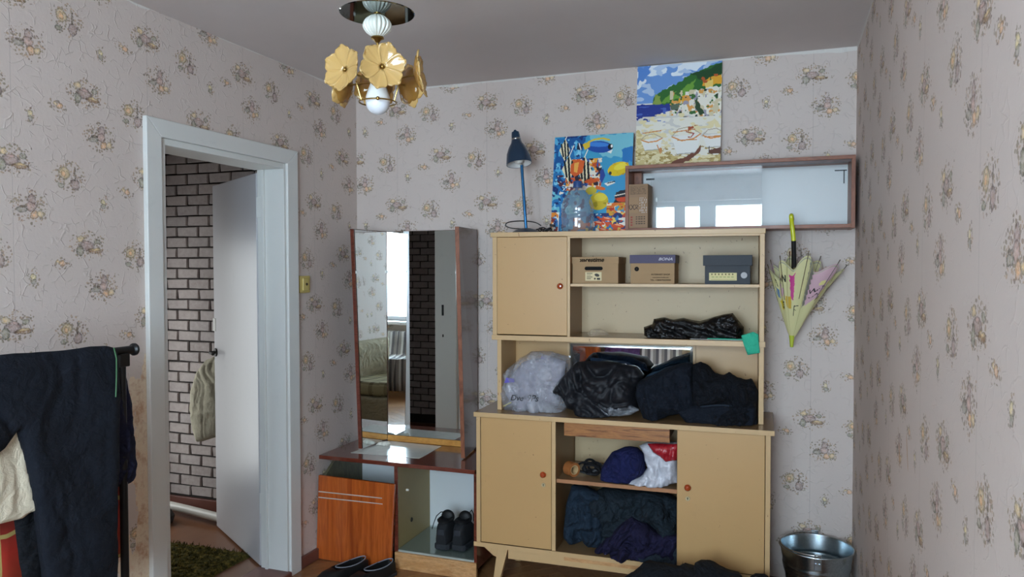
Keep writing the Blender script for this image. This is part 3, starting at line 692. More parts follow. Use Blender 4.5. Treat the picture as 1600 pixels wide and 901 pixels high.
def throw(name, x0, x1, mat, label):
    mb = MB(); NX = 40; prof = [(YB+.175, .735), (YB+.125, .74)][::-1]+[(YB+.20, .60), (YB+.24, .47), (YB+.40, .452), (YB+.545, .450), (YB+.56, .20), (YB+.555, .08)]
    for a in range(NX+1):
        for (y, z) in prof: mb.v.append((x0+(x1-x0)*a/NX, y+(.008*math.sin(a*.9) if z < .72 else 0)+.010, z+.004*math.sin(a*.6)))
    n_ = len(prof)
    for a in range(NX):
        for b in range(n_-1): q = a*n_+b; mb.f.append((q, q+1, q+n_+1, q+n_)); mb.m.append(0)
    o = mb.build(name, mat, smooth=True, ang=80); o.modifiers.new('thickness', 'SOLIDIFY').thickness = .006; tag(o, label, 'blanket')
throw('striped_throw', 1.285, 1.89, strm, 'grey and white striped throw on the window bench, seen in the hutch mirror strip')
throw('purple_throw', .895, 1.28, cloth('purple_throw_cloth', '5A4270'), 'purple throw on the window bench left of the striped one')
ward = thing('wardrobe', 'orange brown wooden wardrobe by the left wall near the window', 'wardrobe', (.2, YB+.5, 0))
MB().box(.02, .84, YB+.05, YB+.48, 0, 1.9).build('body', M['orange_wood'], ward, bev=.004)
MB().box(.03, .43, YB+.48, YB+.50, .06, 1.86).build('door', M['orange_wood'], ward, bev=.003)
MB().box(.44, .83, YB+.48, YB+.50, .06, 1.86).build('door', M['orange_wood'], ward, bev=.003)
# sofa by the right wall
t = NT('plaid_sofa_cover'); p = t.pos(); sx = t.N('ShaderNodeSeparateXYZ'); t.set(sx.inputs[0], p)
a = t.math('LESS_THAN', t.math('FRACT', t.math('MULTIPLY', sx.outputs[1], 9)), .35); b = t.math('LESS_THAN', t.math('FRACT', t.math('MULTIPLY', sx.outputs[0], 7)), .3)
t.col(t.mix(t.math('MULTIPLY', t.math('ADD', a, b), .45), lin('A89C78'), lin('5E523C'))); t.P(Roughness=.95); plaid = t.m
beige = cloth('beige_floral_sofa', 'A79C82', dk=.35)
sofa = thing('sofa', 'beige sofa with a striped cover along the right wall, seen in the mirror wing', 'sofa', (2.15, -2.75, 0))
MB().box(1.76, 2.54, -4.38, -2.02, .06, .34).build('base', beige, sofa, bev=.03, bseg=3)
MB().box(1.72, 2.52, -4.20, -2.06, .34, .47).build('seat', plaid, sofa, bev=.05, bseg=4)
MB().box(2.34, 2.565, -4.38, -2.02, .40, .80).build('backrest', beige, sofa, bev=.07, bseg=4)
MB().box(1.74, 2.36, -4.40, -4.18, .40, .74).build('armrest', beige, sofa, bev=.08, bseg=4)
for y in (-4.3, -2.1):
    for x in (1.82, 2.48): MB().tube([(x, y, 0), (x, y, .06)], .02).build('foot', M['black'], sofa)
F = (Vector((0, -2.95, 0)), Vector((1, 0, 0)), Vector((0, 0, 1)), Vector((0, -1, 0)))
inflate('plastic_bag', [(2.02, .48), (2.32, .48), (2.34, .62), (2.28, .74), (2.20, .70), (2.10, .75), (2.00, .62)], F, .12, .12, thinplastic('violet_bag_film', '8E6BC8', .9, .3), None, .012, .08, .02, .08, 3, foot=.48,
        label='violet plastic bag on the sofa seat, seen in the mirror wing', cat='bag')

# ------------------------------------------------------------------ dressing table (vanity)
VX0, VX1, VY, VZ = .035, .905, -.440, .550
van = thing('dressing_table', 'red-brown polished dressing table with an open compartment, left of the tan sideboard', 'dressing table', (.47, -.22, 0))
MB().box(VX0, VX1, VY, -.004, VZ-.020, VZ).build('table_top', M['red_wood'], van, bev=.002)
YF = -.385
mb = MB().prism([(.022, YF, .06), (.022, YF, .43), (.022, -.30, .485), (.022, -.20, .528), (.022, -.02, .53), (.022, -.02, .06)], (.016, 0, 0)); mb.build('side_panel', M['dark_inner'], van)
mb = MB().box(.455, .463, YF, -.02, .088, .53); mb.build('divider', M['olive'], van)
MB().box(.445, .455, YF, -.02, .0, .53).build('divider', M['red_wood'], van)
MB().box(.4445, .464, YF-.004, YF, .088, .53).build('divider_edge', M['red_wood'], van)
MB().box(.038, .445, -.024, -.018, .05, .53).build('back_panel', M['white_hard'], van)
MB().box(.463, .878, -.024, -.018, .09, .53).build('back_panel', M['white_hard'], van)
MB().box(.878, .893, YF-.002, -.02, .05, .53).build('side_panel', M['red_wood'], van)
MB().box(.04, .445, YF+.02, -.03, .06, .075).build('bottom_board', M['red_wood'], van)
MB().box(.463, .878, YF, -.03, .084, .094).build('bottom_board', plain('pale_grey_board', 'A8ACA4', .5), van)
MB().box(.467, .876, YF-.006, -.03, .0955, .1035).build('glass_shelf', M['green_glass'], van, bev=.001)
MB().box(.448, .893, YF-.012, YF+.01, 0, .084).build('plinth', M['raw_wood'], van, bev=.003)
MB().box(.500, .522, YF+.006, YF+.02, .515, .530).build('catch', plain('white_plastic', 'E4E4E0', .4), van, bev=.002)
MB().lathe([(.001, .014), (.005, .013), (.006, .0)], (.463, YF+.09, .372), 12, (1, 0, 0)).build('peg', plain('peg_plastic', 'E8E4DA', .4), van, smooth=True)
MB().lathe([(.001, .002), (.011, .002), (.012, 0)], (.463, YF+.145, .20), 16, (1, 0, 0)).build('hole_cover', plain('dark_plug', '2E2A20', .5), van)
# loose door front leaning on the left compartment
pan = thing('loose_cabinet_door', 'orange-brown wooden door panel with two chrome strips leaning on the dressing table', 'cabinet door', (.22, -.41, 0))
mb = MB().prism([(.003, -.408, .003), (.442, -.412, .003), (.462, -.400, .432), (.012, -.396, .436)], (0, -.016, 0)); mb.build('board', M['orange_wood'], pan, bev=.002)
for (qa, qb) in (((498, 767.5), (597, 778)), ((498, 776.5), (598, 787))):
    mb = MB(); mb.tube([at(*qa, y=-.4165), at(*qb, y=-.4165)], .0028, 8); mb.build('chrome_strip', plain('pale_metal_strip', 'D8D0C4', .3, .3), pan, smooth=True)
# paper sheets
pap = NT('grey_paper'); pap.col(pap.mix(pap.noise(pap.pos(), 25, 4), lin('BDBCB4'), lin('D2D1CA'))); pap.P(Roughness=.22, Specular_IOR_Level=.6); pap.bump(pap.noise(pap.pos(), 14, 3), .3, .002)
q = [at(548, 707, z=VZ), at(655, 716, z=VZ), at(690, 697, z=VZ), at(612, 687, z=VZ)]
mb = MB(); mb.prism([(p.x, min(p.y, -.045), VZ+.0003) for p in q][::1], (0, 0, .0012))
tag(mb.build('paper_sheet', pap.m), 'grey-white paper sheet lying on the dressing table before the mirror', 'paper')
p = at(602, 690, z=.565)
F = (Vector((p.x, p.y-.02, VZ)), Vector((1, 0, 0)), Vector((0, 0, 1)), Vector((0, -1, 0)))
inflate('crumpled_paper', [(-.045, .002), (.035, .002), (.045, .014), (.03, .026), (.0, .022), (-.03, .016)], F, .012, .012, plain('white_crumpled_paper', 'D8D4C8', .7), None, .003, .01, .008, .014, 2, foot=.0,
        label='small crumpled white paper at the foot of the mirror hinge', cat='paper')

# three-part mirror
mir = thing('triple_mirror', 'tall three-part dressing mirror with brown wooden wings standing on the dressing table', 'mirror', (.47, -.05, VZ))
MT = 1.716; HL, HR = Vector((.205, -.030, 0)), Vector((.735, -.030, 0))
MB().box(.205, .735, -.028, -.010, VZ, MT).build('back_board', M['brown_wood'], mir)
MB().box(.212, .728, -.034, -.0285, .585, MT-.002).build('centre_glass', M['mirror'], mir)
MB().box(.210, .730, -.038, -.028, VZ+.001, .583).build('rail', M['mir_rail'], mir, bev=.001)
def wing(side):
    if side < 0:
        h = HL; nb_ = at(566, 697, z=.566); nt = at(554, 361, z=1.708)
        nb_ = Vector((.186, -.272, 0)); dtop = Vector((.180, -.328, 0))
    else:
        h = HR; nb_ = Vector((.765, -.272, 0)); dtop = Vector((.761, -.328, 0))
    inn = Vector((1, 0, 0)) if side < 0 else Vector((-1, 0, 0))
    zb, zt = .562, MT
    a, b, c, d = h+Vector((0, 0, zb)), nb_+Vector((0, 0, zb-.004)), dtop+Vector((0, 0, zt)), h+Vector((0, 0, zt))
    nrm = (b-a).cross(d-a).normalized(); nrm = nrm if nrm.dot(inn) > 0 else -nrm
    MB().prism([a, b, c, d], -nrm*.016).build('wing_board', M['brown_wood'], mir, bev=.001)
    e = (b-a).normalized()
    MB().prism([b+nrm*.004, b+nrm*.004-e*.0, c+nrm*.004], e*.0001) if False else None
    eb = MB(); f1 = (b-a).normalized()*.004
    eb.prism([b+nrm*.003, b-nrm*.017, c-nrm*.017, c+nrm*.003], f1); eb.build('edge_strip', M['red_wood'] if side < 0 else M['shelf_wood_z'], mir)
    ins = [a+nrm*.0004+(b-a)*.02, b+nrm*.0004-(b-a)*.02, c+nrm*.0004-(c-d)*.02-Vector((0, 0, .004)), d+nrm*.0004+(c-d)*.02-Vector((0, 0, .004))]
    MB().prism(ins, nrm*.004).build('wing_glass', M['mirror'], mir)
    clipm = plain('clear_clip', 'E8E8E4', .3) if 'clipm' not in globals() else clipm
    for (s_, t_) in ((.985, .80), (.03, .80)):
        lo_ = a+(b-a)*s_; hi_ = d+(c-d)*s_; p = lo_+(hi_-lo_)*t_
        MB().prism([p+nrm*.0045-e*.006, p+nrm*.0045+e*.006, p+nrm*.0045+e*.006+Vector((0, 0, .014)), p+nrm*.0045-e*.006+Vector((0, 0, .014))], nrm*.004).build('clip', clipm, mir)
wing(-1); wing(1)

# ------------------------------------------------------------------ sneakers on the glass shelf
def sneaker(label, cx, cy, z0, rot, grp=None):
    sh = thing('sneaker', label, 'shoe', (cx, cy, z0), grp); R_ = Matrix.Rotation(rot, 3, 'Z')
    # heel at -y (towards viewer), toe at +y
    def P(x, y, z): v = R_ @ Vector((x, y, z)); return Vector((cx, cy, z0))+v
    st = [(-.130, .028, .105), (-.118, .038, .128), (-.09, .041, .140), (-.05, .041, .142), (-.02, .042, .125), (.02, .043, .082), (.06, .046, .064), (.10, .046, .055), (.135, .040, .048), (.155, .022, .038)]
    mb = MB(); seg = 20
    for (y, w, h) in st:
        for k in range(seg):
            a = 2*PI*k/seg; se = lambda v: math.copysign(abs(v)**.55, v); x = w*se(math.cos(a))*(1 if math.sin(a) < 0 else (.84 if h > .1 else .9)); zz = .02+(h-.02)*(.5+.5*se(math.sin(a)))
            if h > .1 and math.sin(a) > .6: zz -= .0
            mb.v.append(P(x, y, zz))
    for i in range(len(st)-1):
        for k in range(seg): a0 = i*seg+k; a1 = i*seg+(k+1) % seg; mb.f.append((a0, a1, a1+seg, a0+seg)); mb.m.append(0)
    mb.f.append(tuple(range(seg))); mb.f.append(tuple(range((len(st)-1)*seg, len(st)*seg))[::-1]); mb.m += [0, 0]
    o = mb.build('upper', M['shoe_fabric'], sh, smooth=True, ang=60); ss = o.modifiers.new('s', 'SUBSURF'); ss.levels = 1; ss.render_levels = 1
    mb = MB(); pr = []
    for (y, w, h) in [(-.132, .026, 0), (-.118, .040, 0), (-.05, .042, 0), (.02, .045, 0), (.09, .050, 0), (.135, .044, 0), (.158, .026, 0)]: pr.append((w, y))
    out = [(w, y) for w, y in pr]+[(-w, y) for w, y in reversed(pr)]
    mb.prism([P(x, y, 0) for x, y in out], (0, 0, .030)); o = mb.build('sole', M['shoe_sole'], sh, bev=.006, bseg=3)
    mb = MB(); mb.lathe([(.030, 0), (.038, .004), (.039, .012), (.031, .019), (.020, .012), (.001, .006)], P(0, -.075, .128), 24); 
    for i in range(len(mb.v)):
        v = Vector(mb.v[i])-P(0, -.075, 0); v.y *= 1.25; mb.v[i] = tuple(v+P(0, -.075, 0))
    mb.build('collar', M['shoe_dark'], sh, smooth=True)
    mb = MB().sph(P(0, -.04, .142), .036, 20, (1, .55, .95)); mb.build('tongue', M['shoe_dark'], sh, smooth=True)
    mb = MB().prism([P(-.018, -.137, .075), P(.018, -.137, .075), P(.016, -.132, .105), P(-.016, -.132, .105)], R_@Vector((0, .012, 0))); mb.build('heel_patch', M['shoe_shine'], sh, bev=.002)
    for k in range(3):
        y = .0+k*.02; z_ = .098-k*.013
        mb = MB().tube([P(-.03, y, z_-.01), P(0, y+.004, z_+.006), P(.03, y, z_-.01)], .0028, 6); mb.build('lace', M['shoe_dark'], sh, smooth=True)
    return sh, P
M['shoe_fabric'] = plain('black_shoe_mesh', '13161A', .8, bmp=.4, bsc=300); M['shoe_sole'] = plain('dark_sole_rubber', '24272C', .7)
M['shoe_dark'] = plain('black_shoe_lining', '0B0C0E', .6); M['shoe_shine'] = plain('shiny_heel_patch', '2A2F36', .25)
s1, P1 = sneaker('left black sneaker of the pair on the glass shelf, one lace dangling', .678, -.215, .1045, .03, 'sneakers on the glass shelf')
mb = MB().tube([P1(-.02, -.03, .16), P1(-.036, -.05, .163), P1(-.048, -.075, .15), P1(-.056, -.09, .12), P1(-.062, -.10, .09)], .0022, 6); mb.build('lace_loop', M['shoe_dark'], s1, smooth=True)
s2, P2 = sneaker('right black sneaker of the pair on the glass shelf, half behind the side panel', .772, -.200, .1045, -.06, 'sneakers on the glass shelf')
mb = MB().tube([P2(.0, .0, .15), P2(.03, -.03, .180), P2(.05, -.05, .17), P2(.06, -.07, .14)], .0022, 6); mb.build('lace_loop', M['shoe_dark'], s2, smooth=True)
# slippers on the parquet
def slipper(label, cx, cy, rot):
    sh = thing('slip_on_shoe', label, 'shoe', (cx, cy, 0), 'black slip-on shoes on the parquet'); R_ = Matrix.Rotation(rot, 3, 'Z')
    def P(x, y, z): return Vector((cx, cy, 0))+(R_@Vector((x, y, z)))
    mb = MB(); seg = 22; ol = []
    st = [(-.15, .020, .055), (-.135, .036, .066), (-.09, .042, .066), (-.04, .043, .062), (.01, .046, .066), (.05, .049, .072), (.09, .048, .066), (.125, .038, .052), (.15, .018, .034)]
    for (y, w, h) in st:
        op = y < .03
        for k in range(seg):
            a = PI*k/(seg-1); x = w*math.cos(a)*(1.0 if not op else 1); zz = .012+(h-.012)*math.sin(a)**.55
            if op:  # open foot hole: rim only
                x = w*(math.copysign(1, math.cos(a))*max(abs(math.cos(a)), .72)) if abs(math.cos(a)) < .999 else x; zz = .012+(h-.012)*min(1, math.sin(a)*1.6) if abs(math.cos(a)) > .6 else .022
                if abs(math.cos(a)) <= .6: x = w*math.cos(a)/.6*.72
            mb.v.append(P(x, y, zz))
    for i in range(len(st)-1):
        for k in range(seg-1): a0 = i*seg+k; mb.f.append((a0, a0+1, a0+1+seg, a0+seg)); mb.m.append(0)
    mb.f.append(tuple(range(seg))); mb.f.append(tuple(range((len(st)-1)*seg, len(st)*seg))[::-1]); mb.m += [0, 0]
    mb.build('upper', M['shoe_dark'], sh, smooth=True, ang=70)
    pr = [(.022, -.155), (.040, -.135), (.046, -.04), (.050, .05), (.048, .095), (.038, .13), (.018, .155)]
    MB().prism([P(x, y, 0) for x, y in pr+[(-a, b) for a, b in pr[::-1]]], (0, 0, .014)).build('sole', M['shoe_sole'], sh, bev=.003)
    rim = [P(.034*math.cos(a) if True else 0, -.055+.088*math.sin(a), .066-.004*math.cos(a*2)+.001) for a in [2*PI*k/28 for k in range(28)]]
    MB().tube(rim, .0026, 6, closed=True).build('piping', plain('grey_piping', '8A8E98', .6), sh, smooth=True)
slipper('left black slip-on shoe with pale piping, in front of the orange door panel', .27, -.60, PI-.35)
slipper('right black slip-on shoe with pale piping, in front of the orange door panel', .42, -.585, PI-.30)

# ------------------------------------------------------------------ sideboard (base) and hutch (upper)
FB = frame((.917, -.467, 0), math.radians(1.42)); FU = frame((.970, -.387, 0), math.radians(2.9))
sb = thing('sideboard', 'tan painted sideboard with two closed doors, an open middle and splayed legs', 'sideboard', (1.58, -.25, 0))
T, TE, TI, BT, BS = M['tan'], M['tan_edge'], M['tan_in'], M['brown_top'], M['brown_side']
ZT = .835; DP = .405
MB().fbox(FB, -.003, 1.331, 0, .425, ZT-.020, ZT).build('top_board', [BT], sb, bev=.0015)
MB().fbox(FB, -.004, 1.332, -.003, .0, ZT-.021, ZT+.0005).build('top_edge', TE, sb, bev=.0008)
MB().fbox(FB, .005, .025, .008, DP, .215, .815).build('side_panel', [TE], sb, bev=.001)
MB().fbox(FB, 1.297, 1.317, .008, DP, .215, .815).build('side_panel', TE, sb, bev=.001)
MB().fbox(FB, .375, .392, .008, DP, .220, .815).build('divider', [BS], sb); MB().fbox(FB, .3745, .3925, .006, .010, .220, .815).build('divider_edge', TE, sb)
MB().fbox(FB, .934, .950, .020, DP, .220, .815).build('divider', BS, sb)
MB().fbox(FB, .0, 1.318, .008, DP, .198, .217).build('bottom_board', BT, sb); MB().fbox(FB, -.008, 1.318, .004, .008, .198, .218).build('bottom_edge', TE, sb)
MB().fbox(FB, .394, .934, DP-.03, DP-.024, .217, .815).build('back_panel', TI, sb)
MB().fbox(FB, .392, .934, .030, DP-.03, .530, .545).build('shelf', M['brown_top'], sb); MB().fbox(FB, .392, .934, .026, .030, .529, .546).build('shelf_edge', plain('worn_shelf_edge', 'A8744C', .5, nz=.2, nsc=9), sb)
for u0, u1, ku, kz in ((.029, .3725, .335, .567), (.936, 1.2945, .981, .567)):
    d = MB().fbox(FB, u0, u1, .006, .022, .222, .812).build('door', T, sb, bev=.0015)
    P0, U, V = FB; kp = P0+U*ku+V*.006+Vector((0, 0, kz))
    MB().lathe([(.001, .021), (.008, .020), (.013, .015), (.0145, .009), (.011, .004), (.007, 0)], kp, 24, -V).build('knob', M['knob'], d, smooth=True)
    kp = P0+U*ku+V*.0055+Vector((0, 0, kz-.049))
    k_ = MB().lathe([(.001, .001), (.009, .001), (.010, 0)], kp, 18, -V).build('lock_plate', plain('worn_lock_plate', 'C8B68E', .4, .4), d)
    mb = MB().lathe([(.0005, .0016), (.003, .0016)], kp+Vector((0, 0, .002)), 10, -V); mb.fbox((kp, U, V), -.0012, .0012, -.0018, -.0012, -.006, .002); mb.build('keyhole', M['black'], d)
# legs: splayed, joined by a rail
def leg(u0, d0, sg):
    P0, U, V = FB; a = P0+U*u0+V*d0
    t_ = [a+U*0+Vector((0, 0, .198)), a+U*.055+Vector((0, 0, .198)), a+U*(.055 if sg < 0 else .055)+Vector((0, 0, .198))]
    top = [(.0, .198), (.052, .198)]; bot = [(-.030*(-sg)*-1 if False else (.0-.028 if sg < 0 else .045), .002), ((.0-.028 if sg < 0 else .045)+.028, .002)]
    pts = [a+U*x+Vector((0, 0, z)) for x, z in (top[0], top[1], bot[1], bot[0])]
    MB().prism(pts, V*.030).build('leg', TE, sb, bev=.002)
for sg, u0 in ((-1, .108), (1, 1.15)):
    for d0 in (.012, .36): leg(u0, d0, sg)
mb = MB(); P0, U, V = FB
mb.prism([P0+U*x+V*.016+Vector((0, 0, z)) for x, z in ((.035, .197), (.108, .197), (.108, .150), (.085, .158))], V*.02); mb.build('bracket', TE, sb, bev=.002)
mb = MB().fbox(FB, .160, 1.15, .014, .032, .152, .197); mb.build('rail', TE, sb, bev=.002)
mb = MB().fbox(FB, .43, .80, .0125, .0138, .178, .195); mb.build('bare_wood_patch', M['raw_wood'], sb)
# shallow drawer hanging under the top
d = thing
dr = MB().fbox(FB, .432, .903, -.004+.012, .022, .752, .812).build('drawer', M['drawer_wood'], sb, bev=.001)
MB().fbox(FB, .440, .448, .022, .34, .757, .800).fbox(FB, .888, .896, .022, .34, .757, .800).fbox(FB, .440, .896, .022, .34, .755, .760).build('drawer_box', M['brown_side'], dr)

hu = thing('hutch', 'tan painted open hutch standing on the sideboard, with one small door and a mirror strip', 'cabinet', (1.6, -.2, .835))
UW, UD = 1.235, .295
HZ = 1.680
MB().fbox(FU, -.002, UW+.002, 0, UD+.005, HZ-.022, HZ).build('top_board', TE, hu, bev=.0015)
MB().fbox(FU, .006, .028, .006, UD, 1.193, HZ-.022).build('side_panel', TE, hu, bev=.001)
MB().fbox(FU, UW-.021, UW-.001, .006, UD, 1.187, HZ-.022).build('side_panel', TE, hu, bev=.001)
MB().fbox(FU, .371, .383, .004, .010, 1.193, HZ-.022).build('divider_edge', TE, hu)
MB().fbox(FU, .371, .3825, .010, UD-.01, 1.193, HZ-.022).build('divider', BS, hu)
MB().fbox(FU, .383, UW-.021, .004, .014, HZ-.031, HZ-.022).build('top_lip', TE, hu)
MB().fbox(FU, .006, UW, UD-.012, UD-.006, 1.19, HZ-.022).build('back_panel', TI, hu)
MB().fbox(FU, .3835, UW-.0215, .016, UD-.012, 1.427, 1.438).build('shelf', TI, hu); MB().fbox(FU, .3835, UW-.0215, .013, .016, 1.426, 1.4385).build('shelf_edge', TE, hu)
MB().fbox(FU, .006, UW+.001, .002, UD, 1.171, 1.193).build('middle_board', BT, hu, bev=.001); MB().fbox(FU, .004, UW+.004, -.003, .002, 1.170, 1.1935).build('middle_edge', TE, hu, bev=.001)
d = MB().fbox(FU, .030, .3695, .003, .020, 1.198, HZ-.024).build('door', T, hu, bev=.0015)
P0, U, V = FU; kp = P0+U*.338+V*.003+Vector((0, 0, 1.427))
MB().lathe([(.001, .021), (.008, .020), (.013, .015), (.0145, .009), (.011, .004), (.007, 0)], kp, 24, -V).build('knob', M['knob'], d, smooth=True)
MB().fbox(FU, .029, .049, .006, UD-.02, ZT+.001, 1.171).build('side_panel', TE, hu, bev=.001)
MB().fbox(FU, UW-.022, UW-.001, .006, UD-.02, ZT+.001, 1.171).build('side_panel', TE, hu, bev=.001)
MB().fbox(FU, .049, UW-.022, UD-.045, UD-.037, ZT+.001, 1.171).build('back_panel', T, hu)
mb = MB(); a0, a1, z0, z1 = .320, .935, .90, 1.150; dd = UD-.062
mb.fbox(FU, a0, a1, dd, dd+.016, z1-.010, z1).fbox(FU, a0, a0+.010, dd, dd+.016, z0, z1).fbox(FU, a1-.010, a1, dd, dd+.016, z0, z1).fbox(FU, a0, a1, dd, dd+.016, z0, z0+.01); mb.build('mirror_frame', TE, hu)
mf = MB().fbox(FU, a0+.011, a1-.011, dd+.010, dd+.015, z0+.011, z1-.011).build('mirror_strip', M['mirror'], hu)
mb = MB(); b_ = .014
for (ua, ub, za, zb_) in ((a0+.011, a1-.011, z1-.011-b_, z1-.011),):
    P0, U, V = FU; q = lambda u_, z_, d_: P0+U*u_+V*d_+Vector((0, 0, z_))
    mb.face([q(ua, zb_, dd+.0095), q(ub, zb_, dd+.0095), q(ub-b_, za, dd+.0075), q(ua+b_, za, dd+.0075)])
    mb.face([q(ua, zb_, dd+.0095), q(ua+b_, za, dd+.0075), q(ua+b_, z0+.03, dd+.0075), q(ua, z0+.02, dd+.0095)])
    mb.face([q(ub, zb_, dd+.0095), q(ub, z0+.02, dd+.0095), q(ub-b_, z0+.03, dd+.0075), q(ub-b_, za, dd+.0075)])
mb.build('bevel_edge', M['edge_glass'], mf)

# ---- generic: body from a pixel-measured outline laid in a frame plane at depth d, resting on height zs
def soft(name, pix, Fr, dep, zs, bulge, back, mat, label, cat, group=None, parent=None, **k):
    P0, U, V = Fr; P = P0+V*dep; pts = []
    for px, py in pix:
        w_ = atp(px, py, P, V); pts.append(((w_-P).dot(U), max(w_.z, zs+.001)))
    return inflate(name, pts, (P, U, Vector((0, 0, 1)), -V), bulge, back, mat, parent, label=label, cat=cat, group=group, foot=zs+.001 if k.pop('footed', True) else None, **k)
def c7(l): return [(740+x*.3, 520+y*.3) for x, y in l]
def c8(l): return [(740+x*.3, 640+y*.3) for x, y in l]
def c6(l): return [(870+x/4.291, 350+y/4.291) for x, y in l]
blk = plain('black_nylon', '101118', .62, bmp=.3, bsc=60, nz=.15); navy = cloth('navy_cotton', '0F1520'); navy2 = cloth('dark_navy_wool', '0A0D15'); denim = cloth('dark_teal_denim', '1C2B3A'); purp = cloth('dark_purple_cotton', '1B1835')
grey_bl = cloth('grey_blue_cotton', '28323C'); royal = cloth('royal_navy_fleece', '171C48')
clear = thinplastic('clear_plastic_film', 'CFCFD6', .30, .06, 11, .6, .010)
bag = soft('clear_plastic_bag', c7([(150, 215), (240, 130), (300, 95), (400, 95), (500, 120), (512, 190), (490, 240), (470, 300), (500, 380), (470, 410), (330, 425), (230, 425), (160, 400), (135, 300), (160, 250)]), FU, .06, ZT, .07, .10, clear,
     'clear plastic bag with violet print at the left end of the hutch', 'bag', res=.006, R=.06, wr=.018, wsc=.06, seed=21, aniso=1.6)
soft('bag_contents', c7([(180, 240), (260, 150), (400, 120), (480, 150), (470, 260), (440, 380), (330, 410), (220, 390), (165, 320)]), FU, .075, ZT, .045, .06, plain('pale_lilac_contents', '918E9C', .6, nz=.1), None, None, parent=bag, res=.008, R=.05, wr=.012, wsc=.05, seed=22)
# scrawled dark lettering and violet marks on the bag
P0, U, V = FU; ink = plain('black_ink', '141418', .5); vio = plain('violet_ink', '5A50B0', .5)
for nm, s_, px, py, sz, m_, shr in (('lettering', 'Dve', 797, 625, .038, ink, .3), ('lettering', '9Ps', 822, 626, .042, ink, .3), ('print', '10', 844, 561, .022, vio, .2)):
    w_ = atp(px, py, P0+V*(-.018 if nm == 'lettering' else .03), V); text(nm, s_, sz, w_, U, Vector((0, .25 if nm == 'print' else .0, 1)), m_, bag, shr, .0003)
w_ = atp(788, 598, P0+V*.0, V); MB().prism([w_, w_+U*.05+Vector((0, 0, .006)), w_+U*.048+Vector((0, 0, .022)), w_+U*.01+Vector((0, 0, .026))], V*.001).build('print', vio, bag)
yp = atp(782, 637, P0+V*.03, V); mb = MB().tube([(yp.x-.004, yp.y, ZT+.004), (yp.x+.045, yp.y+.03, ZT+.03)], .0025, 6); tag(mb.build('yellow_stick', plain('yellow_plastic', 'D8C832', .4), smooth=True), 'thin yellow stick at the left foot of the hutch beside the clear bag', 'stick')
soft('black_jacket', c7([(410, 290), (470, 220), (540, 150), (605, 145), (700, 145), (850, 172), (890, 220), (860, 260), (850, 320), (862, 405), (760, 418), (650, 440), (560, 440), (490, 390), (460, 330), (415, 315)]), FU, .045, ZT, .075, .11, blk,
     'crumpled shiny black jacket in the hutch right of the clear bag', 'garment', res=.0055, R=.06, wr=.034, wsc=.07, seed=31, ang=.9)
soft('folded_trousers', c7([(600, 122), (700, 138), (800, 150), (870, 180), (890, 230), (740, 210), (620, 170)]), FU, .15, 0, .03, .03, cloth('faded_denim', '22344A'), 'faded dark denim folded lying on top of the black jacket', 'garment', footed=False, res=.006, R=.02, wr=.006, wsc=.04, seed=33, ang=1.3)
soft('blue_trousers', c7([(850, 262), (880, 238), (1000, 182), (1100, 152), (1145, 165), (1152, 400), (1050, 425), (930, 445), (880, 440), (855, 370), (840, 320)]), FU, .035, ZT, .075, .12, navy,
     'folded navy trousers in the middle of the heap on the sideboard', 'garment', res=.006, R=.06, wr=.032, wsc=.06, seed=41, ang=.2, aniso=3)
soft('folded_shirt', c7([(885, 245), (900, 222), (1000, 178), (1110, 148), (1142, 158), (1140, 190), (1000, 210), (900, 262)]), FU, .12, 0, .03, .03, cloth('teal_denim_edge', '2A4358'), 'faded teal folded cloth edge behind the navy trousers', 'garment', footed=False, res=.005, R=.02, wr=.006, wsc=.04, seed=43, ang=1.3)
soft('dark_clothes_heap', c7([(1140, 165), (1180, 150), (1220, 168), (1262, 212), (1300, 222), (1330, 203), (1372, 232), (1420, 246), (1450, 238), (1482, 300), (1480, 478), (1200, 475), (1150, 462), (1130, 375)]), FU, .025, ZT, .055, .15, navy2,
     'dark navy crumpled clothes at the right end of the hutch', 'garment', res=.006, R=.06, wr=.040, wsc=.055, seed=51, ang=.5)
soft('folded_jeans', c7([(1055, 405), (1130, 375), (1350, 372), (1470, 385), (1460, 475), (1200, 480), (1100, 465)]), FU, -.02, ZT, .028, .05, navy,
     'flat folded navy jeans lying under the right part of the clothes heap', 'garment', res=.005, R=.018, wr=.008, wsc=.05, seed=52, ang=1.5, aniso=4)
zp = [atp(740+x*.3, 520+y*.3, FU[0]-FU[2]*.048, FU[2]) for x, y in ((1180, 384), (1240, 378), (1300, 376), (1345, 381))]
MB().tube(smooth_path(zp), .004, 8).build('seam', cloth('grey_seam', '262E3A'), bpy.data.objects['folded_jeans'], smooth=True)
soft('clear_film_scrap', [(925, 640), (945, 634), (985, 632), (1000, 640), (985, 648), (930, 650)], FU, -.025, ZT, .012, .012, thinplastic('clear_scrap', 'C8CCD4', .2), 'crinkled clear plastic scrap under the black jacket hem', 'plastic', res=.004, R=.02, wr=.012, wsc=.025, seed=61)

